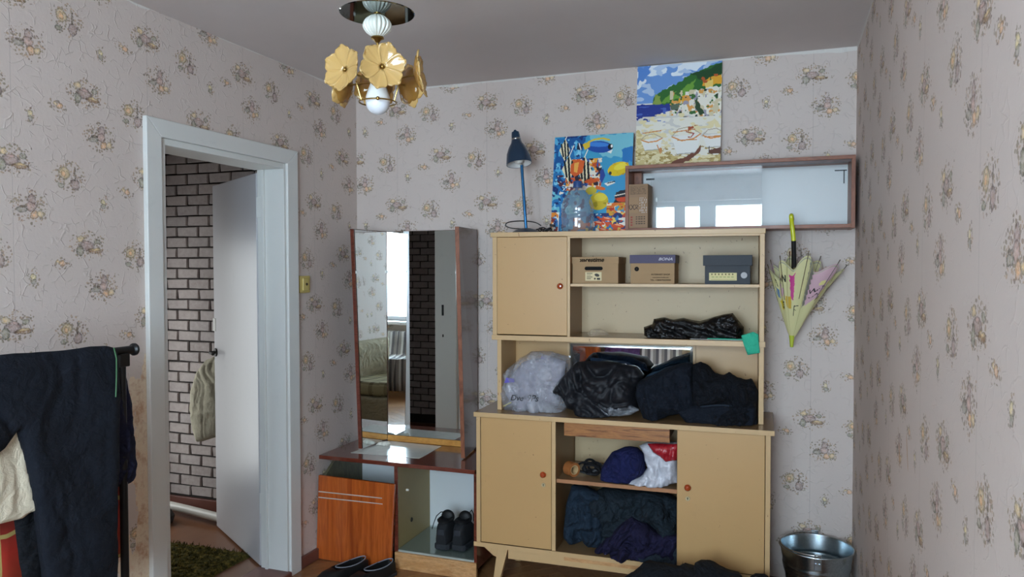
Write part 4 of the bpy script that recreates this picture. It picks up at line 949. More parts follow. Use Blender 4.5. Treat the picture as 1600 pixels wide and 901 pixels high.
# shoe boxes on the upper shelf
def shoebox(label, u0, u1, z0, z1, zl, d0, dp, body, lid, over=.004, tall=0):
    P0, U, V = FU; c = P0+U*((u0+u1)/2)+V*d0; b = thing('shoe_box', label, 'box', (c.x, c.y, z0))
    MB().fbox(FU, u0, u1, d0, d0+dp, z0, z1-.002).build('box_body', body, b, bev=.001)
    MB().fbox(FU, u0-over, u1+over, d0-over, d0+dp+over, zl, z1).build('lid', lid, b, bev=.001)
    return b, (lambda u_, z_, dd=0: P0+U*u_+V*(d0-over*0-.0006+dd)+Vector((0, 0, z_)))
kraft = plain('kraft_card', 'A88862', .75, nz=.06); inkb = plain('print_black', '0C0B0A', .9, spec=.1); purpl = plain('purple_card', '48405C', .6, nz=.05); dgr = plain('charcoal_card', '262B33', .6, nz=.08)
Uv = FU[1]; Zv = Vector((0, 0, 1)); ZS = 1.4386
b1, f1 = shoebox('brown cardboard shoe box with restime lettering and a hand hole', .384+.002, .600, ZS, 1.562, 1.531, .045, .22, kraft, kraft, .002)
text('lettering', 'restime', .027, f1(.447, 1.540, -.004), Uv, Zv, inkb, b1, .25, .0007, 1.05)
for k in range(3):
    a = f1(.420+k*.0085, 1.5395, -.0035); MB().prism([a, a+Uv*.006, a+Uv*.012+Zv*.0065, a+Uv*.006+Zv*.013, a+Zv*.013, a+Uv*.006+Zv*.0065], FU[2]*.001).build('arrow_print', inkb, b1)
cx_, cz_ = .486, 1.509; pts = [f1(cx_+(.034 if s > 0 else -.034)+.0085*math.cos(a), cz_+.0085*math.sin(a), 0) for s, rng in ((1, range(-4, 5)), (-1, range(4, 13))) for a in [PI*k/8 for k in rng]]
MB().prism(pts, FU[2]*.0008).build('hand_hole', plain('hole_dark', '050505', .9), b1)
cv = Canvas(70, 36, 'D8C69A')
for k in range(4): cv.poly([(.08, .12+k*.2), (.45-.1*(k % 2), .12+k*.2), (.45-.1*(k % 2), .2+k*.2), (.08, .2+k*.2)], '5A4E38')
cv.ell(.72, .35, .15, .09, '3A3428', .3); cv.poly([(.55, .68), (.64, .68), (.64, .85), (.55, .85)], '2A261E'); cv.poly([(.72, .66), (.92, .66), (.92, .9), (.72, .9)], '2A261E')
cv.mesh('label_print', f1(.447, 1.492, -.0004), Uv, Zv, .076, .040, M['vcol'], b1)
b2, f2 = shoebox('kraft shoe box with a purple lid lettered BONA, beside the restime box', .655, .852, ZS, 1.570, 1.532, .055, .21, kraft, purpl)
text('lettering', 'BONA', .017, f2(.780, 1.545, -.0045), Uv, Zv, plain('silver_print', 'B8B2BC', .5), b2, .35, .0004, 1.3)
MB().lathe([(.001, 0), (.0105, 0)], f2(.683, 1.506), 24, -FU[2]).build('round_hole', plain('hole_dark2', '050505', .9), b2)
for s_, z_, sz in (('INTERNET SHOP', 1.478, .0090), ('www.bona-moda.com', 1.466, .0065), ('TEL: +380675625000', 1.453, .0085)): text('lettering', s_, sz, f2(.790, z_), Uv, Zv, inkb, b2, 0, .0001, 1.25, center=True)
b3, f3 = shoebox('dark charcoal shoe box with yellow label, rightmost on the upper shelf', .985, 1.176, ZS, 1.566, 1.520, .035, .22, dgr, dgr, .008)
cv = Canvas(64, 20, 'D9CC92')
for k in range(7): cv.poly([(.08+k*.125, .12), (.13+k*.125, .12), (.13+k*.125, .3), (.08+k*.125, .3)], '6A5C34')
for k in range(6): cv.poly([(.10+k*.14, .5), (.19+k*.14, .5), (.19+k*.14, .58), (.10+k*.14, .58)], '8E9A58')
cv.poly([(.06, .86), (.94, .86), (.94, .9), (.06, .9)], 'A8975C')
cv.mesh('label_print', f3(1.003, 1.489, -.0004), Uv, Zv, .117, .034, M['vcol'], b3)
MB().lathe([(.001, .0006), (.0135, .0006), (.0135, 0)], f3(1.150, 1.478), 24, -FU[2]).build('sticker', plain('silver_sticker', '9C9A9A', .4), b3)

# lower shelf of the hutch: black sack, green cloth, scraps
soft('black_rubbish_bag', c6([(585, 742), (583, 690), (640, 670), (650, 635), (720, 624), (780, 640), (850, 628), (960, 650), (1060, 620), (1180, 596), (1215, 640), (1255, 690), (1250, 760), (900, 765), (760, 765), (620, 760)]), FU, .085, 1.1935, .04, .05, thinplastic('black_bag_film', '08080A', 1.2, .22, 45, .9, .006, .6),
     'crumpled shiny black plastic bag on the hutch shelf below the shoe boxes', 'bag', res=.0045, R=.035, wr=.018, wsc=.045, seed=71, ang=1.2)
grn = cloth('sea_green_cloth', '3BB592', dk=.12, crease=25)
gc = thing('green_cloth', 'sea-green cloth under the black bag with one end hanging over the shelf edge', 'cloth', at(1120, 527, z=1.194))
P0, U, V = FU
mb = MB(); pts = [at(px, py, z=1.1965) for px, py in ((1052, 517), (1062, 524), (1105, 529.5), (1160, 531.0), (1186, 529), (1184, 515), (1150, 512), (1100, 514))]
mb.prism(pts, (0, 0, .004)); mb.build('flat_part', grn, gc, bev=.001)
pp = [atp(px, py, P0-V*.008, V) for px, py in ((1158, 524), (1177, 518), (1185, 522), (1187.5, 551), (1168, 554.5), (1162, 538))]
inflate('hanging_end', [((w_-P0).dot(U), w_.z) for w_ in pp], (P0-V*.010, U, Vector((0, 0, 1)), -V), .004, .003, grn, gc, .004, .01, .004, .03, 7)
mb = MB().prism([at(px, py, z=1.1945) for px, py in ((1078, 529.5), (1160, 532), (1160, 530.5), (1085, 528))], (0, 0, .0015)); tag(mb.build('white_card', plain('white_card', 'D8D6CE', .6)), 'thin white card edge under the green cloth on the hutch shelf', 'card')
soft('clear_wrapper', c6([(200, 735), (230, 705), (290, 700), (340, 722), (350, 745), (220, 748)]), FU, .05, 1.1935, .008, .01, thinplastic('brownish_wrapper', 'B8A488', .4), 'small crinkled clear wrapper at the left of the hutch shelf', 'wrapper', res=.004, R=.012, wr=.008, wsc=.02, seed=81)

# things in the open middle of the sideboard
ZM = .5465
tpm = plain('brown_tape', 'A8683A', .25, coat=.3)
c = atp(893, 735, FB[0]+FB[2]*.09, FB[2])
tp_ = thing('tape_roll', 'brown packing tape roll standing on the sideboard middle shelf', 'tape', (c.x, c.y, ZM))
ax = Vector((.78, -.55, .0)).normalized(); cc = Vector((c.x, c.y, ZM+.0335))
MB().lathe([(.022, -.022), (.033, -.022), (.033, .022), (.022, .022), (.022, -.022)], cc, 36, ax).build('roll', tpm, tp_, smooth=True)
MB().lathe([(.0195, -.0225), (.0219, -.0225), (.0219, .0225), (.0195, .0225), (.0195, -.0225)], cc, 36, ax).build('core', plain('card_core', 'C8A878', .7), tp_, smooth=True)
st = thing('black_strap', 'tangled black strap sandals beside the tape roll on the middle shelf', 'strap', (c.x+.07, c.y+.03, ZM)); r = random.Random(5)
bm_ = plain('black_leather', '17171A', .45)
for k in range(10):
    cx_, cy_ = c.x+.075+r.uniform(-.02, .05), c.y+.06+r.uniform(-.03, .03); R1, R2 = r.uniform(.022, .045), r.uniform(.014, .024); tilt = r.uniform(.2, 1.2); ph = r.uniform(0, 3)
    ring = [Vector((cx_+R1*math.cos(a)*math.cos(ph)-R2*math.sin(a)*math.sin(ph)*.5, cy_+R1*math.cos(a)*math.sin(ph)*.6+R2*math.sin(a)*.4, ZM+.008+R2*tilt*(1+math.sin(a)))) for a in [2*PI*j/20 for j in range(20)]]
    mb = MB().tube(ring, .0058, 6, closed=True); mb.build('strap_loop', bm_, st, smooth=True)
soft('rolled_blue_cloth', c8([(660, 385), (665, 300), (720, 220), (780, 195), (850, 200), (890, 240), (897, 320), (860, 372), (790, 395)]), FB, .09, ZM, .06, .10, royal, 'rolled navy blue cloth on the middle shelf between strap and bag', 'cloth', res=.005, R=.06, wr=.022, wsc=.06, seed=91, ang=.7, aniso=3)
wb = soft('white_red_bag', c8([(862, 187), (900, 170), (1062, 172), (1066, 350), (1066, 380), (980, 390), (790, 388), (800, 368), (880, 335), (905, 300), (885, 225)]), FB, .075, ZM, .045, .10, thinplastic('white_bag_film', 'D2D2DA', .97, .25, 30, .6), 'white and red plastic bag stuffed at the right of the middle shelf', 'bag', res=.005, R=.04, wr=.018, wsc=.05, seed=95)
soft('red_printed_side', c8([(905, 176), (1062, 178), (1064, 262), (1000, 272), (935, 224)]), FB, .035, 0, .02, .02, thinplastic('red_bag_film', 'A81C28', 1.1, .22, 30, .7), 'red part', None, parent=wb, footed=False, res=.005, R=.03, wr=.014, wsc=.04, seed=96)
wb.children[0]['label'] = 'red printed side of the bag'
ZL = .2175
soft('dark_clothes_pile', c8([(660, 415), (760, 420), (860, 435), (900, 430), (1000, 450), (1063, 480), (1063, 800), (900, 790), (760, 760), (640, 720), (600, 600), (600, 450)]), FB, .13, ZL, .06, .16, cloth('slate_cotton', '1C262E'), 'slate dark clothes filling the back of the sideboard lower compartment', 'garment', res=.006, R=.06, wr=.046, wsc=.055, seed=101, ang=.8)
soft('denim_jacket', c8([(470, 660), (480, 500), (510, 395), (580, 400), (610, 420), (672, 450), (686, 540), (684, 640), (662, 715), (600, 712), (572, 680), (510, 700)]), FB, .08, ZL, .055, .10, denim, 'teal dark denim hanging at the left of the lower compartment', 'garment', res=.005, R=.05, wr=.040, wsc=.05, seed=102, ang=.1, aniso=3)
soft('purple_garment', c8([(630, 730), (700, 655), (760, 600), (820, 560), (900, 600), (960, 650), (1063, 660), (1063, 775), (960, 765), (850, 775), (790, 760), (700, 740)]), FB, .05, ZL, .05, .10, purp, 'dark purple garment at the bottom of the lower compartment', 'garment', res=.005, R=.05, wr=.040, wsc=.045, seed=103, ang=2.2)
soft('grey_garment', c8([(840, 755), (960, 732), (1063, 722), (1063, 805), (960, 805), (860, 790)]), FB, .025, ZL, .022, .05, grey_bl, 'grey-blue folded garment at the lower compartment front right corner', 'garment', res=.005, R=.02, wr=.008, wsc=.04, seed=104, ang=1.4)

# black clothes heap on the floor in front of the sideboard
def heap(name, pix, y, bulge, back, mat, label, seed, R=.09, wr=.03, wsc=.12):
    pts = [(at(px, py, y=y).x, max(at(px, py, y=y).z, .003)) for px, py in pix]; x0, x1 = pts[0][0], pts[-1][0]
    pts = [(x0-.10, .003), (x0-.06, .12)]+pts+[(x1+.02, .12), (x1+.03, .003)]
    return inflate(name, pts, (Vector((0, y, 0)), Vector((1, 0, 0)), Vector((0, 0, 1)), Vector((0, -1, 0))), bulge, back, mat, None, .012, R, wr, wsc, seed, foot=.003, label=label, cat='garment')
heap('black_clothes_heap', [(975, 901), (1000, 884), (1006, 877), (1022, 881), (1040, 883), (1056, 887), (1066, 882), (1084, 887), (1086, 878), (1094, 877), (1112, 879), (1126, 888), (1140, 894), (1160, 899)], -.74, .10, .12, cloth('black_cotton', '0E1116'), 'black clothes heap on the floor in front of the sideboard', 111)
o = bpy.data.objects['black_clothes_heap']
heap('dark_cloth_lump', [(1172, 900), (1180, 895), (1196, 896), (1206, 905)], -.58, .035, .035, cloth('black_cotton_2', '121014'), 'small dark cloth lump at the right of the black heap, by the bucket', 112, .05, .01, .06)

# ------------------------------------------------------------------ desk lamp
SP = Vector((1.052, -.22, HZ)); lampc = plain('dark_blue_lamp_enamel', '17324A', .3, coat=.4); 
lp = thing('desk_lamp', 'dark blue desk lamp with a bell shade on the hutch top', 'lamp', SP)
bc = at(822, 357, z=HZ); bc = Vector((bc.x, max(bc.y, -.30), HZ)); bx = at(822, 358, y=-.24); B0 = Vector((bx.x, -.24, HZ))
MB().lathe([(.001, .026), (.020, .025), (.050, .017), (.072, .004), (.073, 0), (.001, 0)], B0, 40).build('base', plain('lamp_base_enamel', '2A3440', .4), lp, smooth=True)
rodt = at(815, 258, y=-.24); rodb = Vector((B0.x, -.24, HZ+.024))
MB().tube([rodb, rodt], .0075, 14).build('rod', plain('blue_metal_rod', '2E6C9C', .2, .7), lp, smooth=True)
MB().tube([rodt, rodt+(rodt-rodb).normalized()*.02], .005, 12).build('swivel', M['metal'], lp, smooth=True)
top = at(805, 206, y=-.255); mouth = at(811, 255, y=-.275); ax = (mouth-top).normalized(); L_ = (mouth-top).length
pr = [(.001, -.010), (.006, -.009), (.008, -.002), (.018, .002), (.021, .018), (.022, .042), (.024, .044), (.028, .058), (.042, .080), (.055, .112), (.061, L_-.01), (.062, L_+.004), (.060, L_+.004), (.048, .120), (.030, .07)]
sh = MB().lathe(pr, top, 40, ax).build('shade', lampc, lp, smooth=True, ang=40)
MB().lathe([(.0225, .034), (.0235, .036), (.0235, .041), (.0225, .043)], top, 32, ax).build('ring', M['metal'], sh, smooth=True)
MB().lathe([(.001, .10), (.028, .10), (.047, .125), (.0595, L_+.003)], top, 32, ax).build('shade_lining', plain('white_enamel', 'DAD6D2', .3), sh, smooth=True)
MB().sph(top+ax*(L_-.02), .024, 16).build('bulb', plain('frosted_bulb', 'E8E6E0', .3), lp, smooth=True)
# cable
cb = [at(px, py, y=yy) for px, py, yy in ((845, 352, -.20), (835, 347, -.14), (815, 345, -.10), (795, 347, -.08), (790, 352, -.09), (798, 356, -.13), (815, 357.5, -.2))]
cb = [Vector((p.x, p.y, max(p.z, HZ+.004))) for p in cb]
MB().tube(smooth_path(cb), .0028, 8).build('cable', M['black'], lp, smooth=True)
cb = [Vector((at(px, 355, y=yy).x, yy, z_)) for px, yy, z_ in ((838, -.19, HZ+.018), (848, -.19, HZ+.03), (858, -.2, HZ+.016), (872, -.18, HZ+.008), (900, -.2, HZ+.004), (935, -.24, HZ+.004), (962, -.26, HZ+.004))]
MB().tube(smooth_path(cb), .0028, 8).build('cable', M['black'], lp, smooth=True)
r = random.Random(4)
for k in range(5):
    c0 = Vector((at(848, 350, y=-.19).x, -.19, HZ+.016)); ring = [c0+Vector((.034*math.cos(a)+.004*k, .012*math.sin(a)+r.uniform(-.004, .004), .010*math.sin(a+k)+.004*math.cos(2*a))) for a in [2*PI*j/18 for j in range(18)]]
    MB().tube(ring, .0026, 6, closed=True).build('cable_coil', M['black'], lp, smooth=True)
a = at(862, 351, y=-.2); MB().prism([a+Vector((-.012, 0, -.008)), a+Vector((.012, 0, -.012)), a+Vector((.014, 0, .0)), a+Vector((-.010, 0, .006))], (0, .014, 0)).build('plug', M['black'], lp, bev=.003)

# ------------------------------------------------------------------ paintings
def painting(label, O, U, V, wm, hm, th, cv, edge):
    U = Vector(U).normalized(); V = Vector(V).normalized(); N = U.cross(V); O = Vector(O)
    t_ = thing('canvas_painting', label, 'painting', O-V*hm+U*wm/2)
    MB().prism([O, O+U*wm, O+U*wm-V*hm, O-V*hm], -N*th).build('stretched_canvas', edge, t_, bev=.0015)
    cv.mesh('painted_face', O+N*.0007, U, V, wm, hm, M['vcol_gloss'], t_)
cv = Canvas(198, 246, '3F9FC8')
cv.poly([(0, 0), (.42, 0), (.35, .25), (.2, .45), (.15, .8), (0, 1)], '1F78B8', .05, 1)
cv.poly([(.45, 0), (1, 0), (1, .2), (.85, .25), (.6, .22)], '7CC4D4', .04, 2)
cv.poly([(.86, .16), (1, .14), (1, .30), (.88, .32)], '2A7CC0', .02, 3); cv.poly([(.7, .33), (1, .30), (1, .62), (.75, .6)], '3E9CCB', .05, 4)
cv.speck((0, 0, .4, .35), '165A9C', 10, .56, 5, 1); cv.speck((0, 0, .4, .5), '5AB4DC', 14, .62, 6)
cv.speck((0, .4, .2, 1), '0E3E78', 12, .55, 8); cv.speck((0, .55, .35, .8), '6CC0D0', 14, .58, 9)
cv.speck((0, 0, .42, 1), '0C2E6E', 20, .68, 17); cv.speck((0, 0, .35, 1), '8AD0E8', 22, .72, 18)
# busy reef in the middle
for c_, th, sd in (('EDE6D6', .38, 11), ('C8501E', .60, 12), ('F0A83C', .62, 13), ('2A1E30', .62, 14), ('2E5CA8', .66, 15), ('E07030', .68, 16)): 
    cv.speck((.16, .24, .62, .56), c_, 16, th, sd)
for c_, th, sd in (('F2ECDC', .66, 21), ('5A2030', .60, 22)): cv.speck((.06, .40, .3, .60), c_, 18, th, sd)
# angelfish (striped) left
def angelfish(cx, cy, s, flip=1):
    cv.poly([(cx-.10*s*flip, cy), (cx, cy-.16*s), (cx+.09*s*flip, cy), (cx, cy+.15*s)], 'F0E6C0'); 
    for k in (-.045, .0, .045): cv.line([(cx+k*s*flip*1.2-.01, cy-.13*s+abs(k)*s), (cx+k*s*flip+.02*s, cy+.13*s-abs(k)*s)], .028*s, '14181E')
    cv.line([(cx, cy-.15*s), (cx+.06*s, cy-.27*s)], .012, 'F4F0E0')
angelfish(.14, .14, .75); angelfish(.20, .34, .9); angelfish(.40, .36, .95, -1)
cv.poly([(.22, .30), (.30, .24), (.40, .26), (.38, .38), (.28, .42), (.22, .38)], 'E0622A'); cv.poly([(.27, .28), (.33, .27), (.31, .38), (.27, .37)], 'F4B050')
# blue tang
cv.ell(.58, .125, .165, .075, '1B4FA6', .12); cv.ell(.56, .10, .14, .03, '3E86D8', .10); cv.line([(.44, .07), (.52, .045), (.62, .04), (.70, .06)], .022, 'E8C83A')
cv.ell(.72, .13, .035, .035, '10141E'); cv.ell(.735, .125, .014, .02, 'F4F2EC'); cv.poly([(.68, .18), (.75, .16), (.73, .20)], 'F2F0E8'); cv.poly([(.36, .09), (.46, .06), (.46, .12), (.40, .15)], 'E2C034'); cv.poly([(.30, .07), (.37, .09), (.36, .15), (.29, .14)], '0E1E3A'); cv.line([(.32, .08), (.345, .14)], .014, 'F0F0F0')
# yellow fish
cv.ell(.83, .36, .135, .085, 'E8C81E', -.25); cv.ell(.86, .335, .09, .04, 'F4E048', -.3); cv.ell(.73, .40, .02, .022, '3A3A3A')
cv.speck((.75, .30, .95, .45), 'D8A818', 16, .70, 31)
cv.ell(.60, .68, .12, .11, 'D8BC2A'); cv.ell(.62, .64, .08, .05, 'ECD848'); cv.speck((.50, .58, .72, .78), 'B09A20', 16, .64, 33)
cv.ell(.50, .57, .07, .05, 'C8B43A')
cv.ell(.50, .47, .09, .028, 'D85A20', -.1); cv.ell(.62, .55, .06, .022, 'E06A28', .2); cv.poly([(.60, .37), (.64, .35), (.67, .42), (.63, .50), (.60, .46)], '2A4A9A')
cv.poly([(.66, .50), (.76, .48), (.80, .50), (.70, .53)], 'F2EEE2'); cv.line([(.70, .50), (.79, .485)], .012, '20283A')
cv.poly([(.80, .60), (.98, .54), (1, .72), (.80, .70)], '20202C', .05, 41); cv.line([(.80, .63), (1, .60)], .014, 'E8DCCC'); cv.line([(.80, .66), (1, .64)], .012, 'C04A28')
cv.ell(.90, .67, .08, .03, 'D84820')
for c_, th, sd in (('F4E6C0', .40, 51), ('E8762A', .54, 52), ('D8A030', .62, 53), ('C03A20', .66, 54)): cv.speck((.70, .70, 1, .86), c_, 18, th, sd)
for c_, th, sd in (('1E2E6C', .35, 61), ('D85222', .58, 62), ('2C80B8', .62, 63), ('F0CC60', .70, 64), ('F0EADC', .72, 65)): cv.speck((.45, .80, 1, 1), c_, 15, th, sd)
for x, y in ((.62, .90), (.72, .86), (.68, .97), (.86, .93), (.93, .985)): cv.ell(x, y, .07, .022, 'E4541C', .2); cv.ell(x-.01, y-.008, .04, .008, 'F4B890', .2)
for c_, th, sd in (('F0EADC', .45, 71), ('E88A28', .60, 72), ('8C2A20', .64, 73)): cv.speck((0, .78, .10, 1), c_, 16, th, sd)
cv.speck((.10, .78, .45, 1), '2070A8', 12, .5, 75); cv.speck((.10, .84, .45, 1), 'C86A3A', 13, .62, 76)
tl = Vector((1.186, -.045, 2.172)); bl = Vector((1.180, -.105, 1.682)); Vd = (tl-bl).normalized()
painting('tropical fish reef painting in bright blue and orange leaning behind the water bottle', tl, (1, .0, 0), Vd, .400, (tl-bl).length, .018, cv, plain('white_canvas_edge', 'D8D4CC', .8))
cv = Canvas(198, 246, 'E9E4D6')
cv.poly([(0, 0), (1, 0), (1, .1), (.5, .25), (.3, .37), (0, .37)], '6F9AD6'); cv.speck((0, 0, 1, .36), 'E8EEF4', 5, .50, 1, 1.9); cv.speck((0, 0, 1, .36), 'B8CCE6', 7, .62, 2, 1.8); cv.poly([(0, 0), (.18, 0), (.12, .12), (0, .18)], '5A8AD0', .05, 3)
hill = [(.19, .40), (.22, .29), (.35, .24), (.50, .18), (.66, .10), (.82, .06), (1, .01), (1, .34), (.6, .38), (.45, .42)]
cv.poly(hill, '2F6A2C', .03, 4); cv.poly([(.30, .37), (.36, .31), (.52, .26), (.70, .16), (.66, .28), (.48, .34), (.38, .38)], '6CA03A', .03, 5)
cv.poly([(.64, .11), (.82, .07), (1, .02), (1, .14), (.8, .2), (.74, .16)], '1E4A26', .03, 6); cv.poly([(.19, .40), (.22, .29), (.28, .30), (.30, .40)], '8AA048', .02, 7)
for q in ([(.78, .18), (.86, .15), (.86, .22), (.78, .23)], [(.87, .15), (1, .13), (1, .22), (.88, .22)], [(.5, .34), (.58, .30), (.60, .38), (.5, .40)]): cv.poly(q, 'E8A830', .02, 8)
cv.poly([(.80, .20), (.90, .17), (.90, .25), (.82, .26)], 'F0D070'); cv.speck((.76, .12, 1, .26), 'B85A28', 18, .70, 9)
cv.poly([(.58, .28), (1, .24), (1, .50), (.75, .52), (.58, .46)], 'EFE9DA', .03, 10)
for c_, th, sd in (('E0A050', .66, 11), ('3A6A30', .70, 12), ('A09AA8', .70, 13), ('2A3A28', .76, 14), ('D8CCA8', .62, 15)): cv.speck((.40, .26, 1, .52), c_, 17, th, sd)
cv.poly([(.68, .36), (.72, .35), (.76, .42), (.80, .49), (.76, .50), (.70, .44)], '2E4A2A', .03, 16)
cv.poly([(0, .38), (.18, .38), (.40, .39), (.42, .45), (.22, .50), (.12, .55), (0, .56)], '24388E', .02, 17); cv.speck((0, .40, .4, .56), '4A66B8', 9, .66, 18, 3); cv.poly([(.40, .40), (.52, .38), (.50, .44), (.42, .45)], '5A6A58')
cv.speck((0, .5, 1, .8), 'D4D0C8', 8, .62, 19, 2); cv.speck((0, .48, 1, .7), 'E6D8A8', 9, .66, 20, 2)
cv.poly([(0, .80), (.2, .82), (.4, .88), (.7, .92), (1, .88), (1, 1), (0, 1)], 'C8B070', .03, 21); cv.poly([(0, .62), (.12, .70), (.3, .84), (.2, 1), (0, 1)], 'D2BE84', .03, 22)
cv.speck((0, .62, .42, 1), 'E6D8AA', 22, .52, 23, 2.2); cv.speck((0, .8, 1, 1), 'A88E50', 22, .62, 24, 2.4); cv.speck((.5, .88, 1, 1), 'E4D6A8', 20, .52, 25, 2)
def boat(cx, cy, w_, h_): 
    cv.poly([(cx-w_, cy-h_*.2), (cx+w_, cy-h_*.35), (cx+w_*.75, cy+h_), (cx-w_*.6, cy+h_*1.1)], 'EAE8E2'); cv.line([(cx-w_, cy-h_*.2), (cx-w_*.3, cy+h_*.12), (cx+w_*.5, cy), (cx+w_, cy-h_*.35)], .014, 'D88A3A'); cv.line([(cx-w_, cy-h_*.2), (cx-w_*.55, cy-h_*.75), (cx+w_*.2, cy-h_*.9), (cx+w_, cy-h_*.35)], .010, 'B8A890')
    cv.line([(cx-w_*.6, cy+h_*1.1), (cx+w_*.75, cy+h_)], .010, 'B0AEA8')
boat(.19, .74, .13, .08); boat(.60, .73, .17, .13); boat(.92, .72, .13, .09)
for q in (((.08, .66), (.3, .64)), ((.45, .66), (.7, .64)), ((.5, .74), (.72, .74)), ((.82, .72), (1, .71)), ((.30, .86), (.26, .78))): cv.line(list(q), .012, 'D08A4A')
cv.ell(.30, .83, .02, .03, 'C88A50'); cv.speck((.62, .60, .75, .72), 'A85030', 18, .66, 27); cv.line([(.6, .66), (.69, .68), (.66, .71)], .012, 'A03A28')
cv.poly([(.40, .96), (.55, .92), (.70, .86), (.78, .79), (.76, .86), (.66, .93), (.52, .97)], '6E3A22', .02, 28); cv.poly([(.86, .84), (1, .82), (1, .88), (.88, .88)], '5E3420', .01, 29); cv.line([(.87, .81), (.87, .88)], .01, '2A2A30')
tl = Vector((1.600, -.018, 2.496)); bl = Vector((1.597, -.060, 1.9945)); Vd = (tl-bl).normalized()
painting('seaside village and rowing boats painting standing on the wall shelf under the ceiling', tl, (1, 0, -.022), Vd, .400, (tl-bl).length, .016, cv, plain('canvas_edge_grey', 'C8C4BC', .8))

# ------------------------------------------------------------------ water bottle
bc_ = Vector((1.352, -.225, HZ)); bt = thing('water_bottle', 'large empty clear plastic water bottle with blue cap before the fish painting', 'bottle', bc_)
pr = [(.001, .004), (.060, .002), (.074, .010), (.077, .030), (.075, .045), (.077, .060), (.077, .085), (.074, .090), (.077, .096), (.078, .115), (.074, .140), (.064, .165), (.046, .190), (.026, .206), (.020, .212), (.020, .222)]
bl_m = glass('bottle_plastic', (.93, .95, .96), .05, .9, .14)
MB().lathe(pr, bc_, 48, rib=.0).build('bottle_body', bl_m, bt, smooth=True, ang=60)
MB().lathe([(.001, .246), (.019, .245), (.0215, .240), (.0215, .220), (.024, .219), (.024, .214), (.0205, .214)], bc_, 36).build('cap', plain('blue_cap', '2C4E86', .35), bt, smooth=True)

# ------------------------------------------------------------------ wall shelf with sliding glass
X0, X1, SY, Z0, Z1 = 1.577, 2.563, -.205, 1.6815, 1.990
ws = thing('wall_shelf', 'long wooden wall shelf with white back and sliding glass panes above the hutch', 'shelf', ((X0+X1)/2, -.1, Z0))
sw_, sz_ = M['shelf_wood'], M['shelf_wood_z']; tk = .016
MB().box(X0, X1, SY, -.004, Z1-tk, Z1).build('top_board', sw_, ws, bev=.001)
MB().box(X0+tk, X1-tk, SY, -.004, Z0, Z0+tk).build('bottom_board', sw_, ws, bev=.001)
MB().box(X0, X0+tk, SY, -.004, Z0, Z1-tk).build('side_board', sz_, ws, bev=.001)
MB().box(X1-tk, X1, SY, -.004, Z0-.002, Z1-tk+.003).build('side_board', sz_, ws, bev=.001)
MB().box(X0+tk, X1-tk, SY+.008, SY+.030, Z1-tk-.011, Z1-tk).build('track', wood('dark_track_wood', '3E241C', '50302A', 'x'), ws)
MB().box(X0+tk, X1-tk, -.012, -.006, Z0+tk, Z1-tk).build('back_panel', M['white_hard'], ws)
p1 = MB().box(1.695, 2.186, SY+.018, SY+.022, Z0+tk, Z1-tk-.002).build('glass_pane', M['shelf_pane'], ws)
p2 = MB().box(1.700, 2.184, SY+.027, SY+.031, Z0+tk, Z1-tk-.002).build('glass_pane', M['shelf_pane'], ws)
a = at(1026, 312, y=SY+.016); MB().sph((a.x, SY+.015, a.z), .007, 14, (.8, .5, 1.7)).build('finger_grip', plain('clear_grip', 'D8E0E0', .1), ws, smooth=True)
MB().box(X1-tk-.055, X1-tk-.004, -.020, -.013, Z1-tk-.028, Z1-tk-.024).box(X1-tk-.018, X1-tk-.014, -.020, -.013, Z1-tk-.085, Z1-tk-.024).build('bracket', M['black_metal'], ws)
MB().box(X0+tk+.05, X0+tk+.09, -.020, -.013, Z1-tk-.034, Z1-tk-.026).build('bracket', M['black_metal'], ws)
MB().box(X0+tk, X0+tk+.035, -.06, -.013, Z0+tk, Z1-tk-.002).build('inner_strip', sz_, ws)
# cardboard carton
cw = plain('carton_card', '957454', .8, nz=.08); CZ0 = Z0+tk
ct = thing('cardboard_carton', 'small brown cardboard carton with dark print at the left end of the wall shelf', 'box', (1.638, -.16, CZ0))
CX0, CX1, CY0 = X0+tk+.0005, 1.683, -.243+.040
MB().box(CX0, CX1, CY0, -.075, CZ0, 1.902).build('carton_body', cw, ct, bev=.0015)
cv = Canvas(46, 84, '957454'); cv.a[:] = lin('957454')
cv.poly([(.02, .02), (.98, .02), (.98, .24), (.02, .24)], '8A6A4A')
for k in range(9):
    for j in range(12):
        if random.random() < .55: cv.poly([(.08+j*.07, .05+k*.021), (.12+j*.07, .05+k*.021), (.12+j*.07, .062+k*.021), (.08+j*.07, .062+k*.021)], '54402C')
cv.poly([(0, .30), (.5, .30), (.5, .66), (0, .66)], '9C7A56'); 
for cx_ in (.10, .30):
    cv.ell(cx_, .52, .10, .11, '3A2418'); cv.ell(cx_, .52, .065, .075, '9C7A56')
cv.line([(.40, .47), (.50, .50), (.40, .54), (.5, .58)], .03, '3A2418')
for k in range(12):
    for j in range(7):
        if random.random() < .6: cv.poly([(.56+j*.06, .31+k*.030), (.60+j*.06, .31+k*.030), (.60+j*.06, .325+k*.030), (.56+j*.06, .325+k*.030)], 'D8D0C8')
for k in range(4): cv.poly([(.08, .74+k*.06), (.2, .74+k*.06), (.2, .77+k*.06), (.08, .77+k*.06)], '9A3A2A')
for k in range(4):
    for j in range(4): cv.poly([(.36+j*.14, .74+k*.05), (.46+j*.14, .74+k*.05), (.46+j*.14, .765+k*.05), (.36+j*.14, .765+k*.05)], '4E3A26')
cv.mesh('printed_face', (CX0+.001, CY0-.0006, 1.901), (1, 0, 0), (0, 0, 1), CX1-CX0-.002, 1.900-CZ0, M['vcol'], ct)

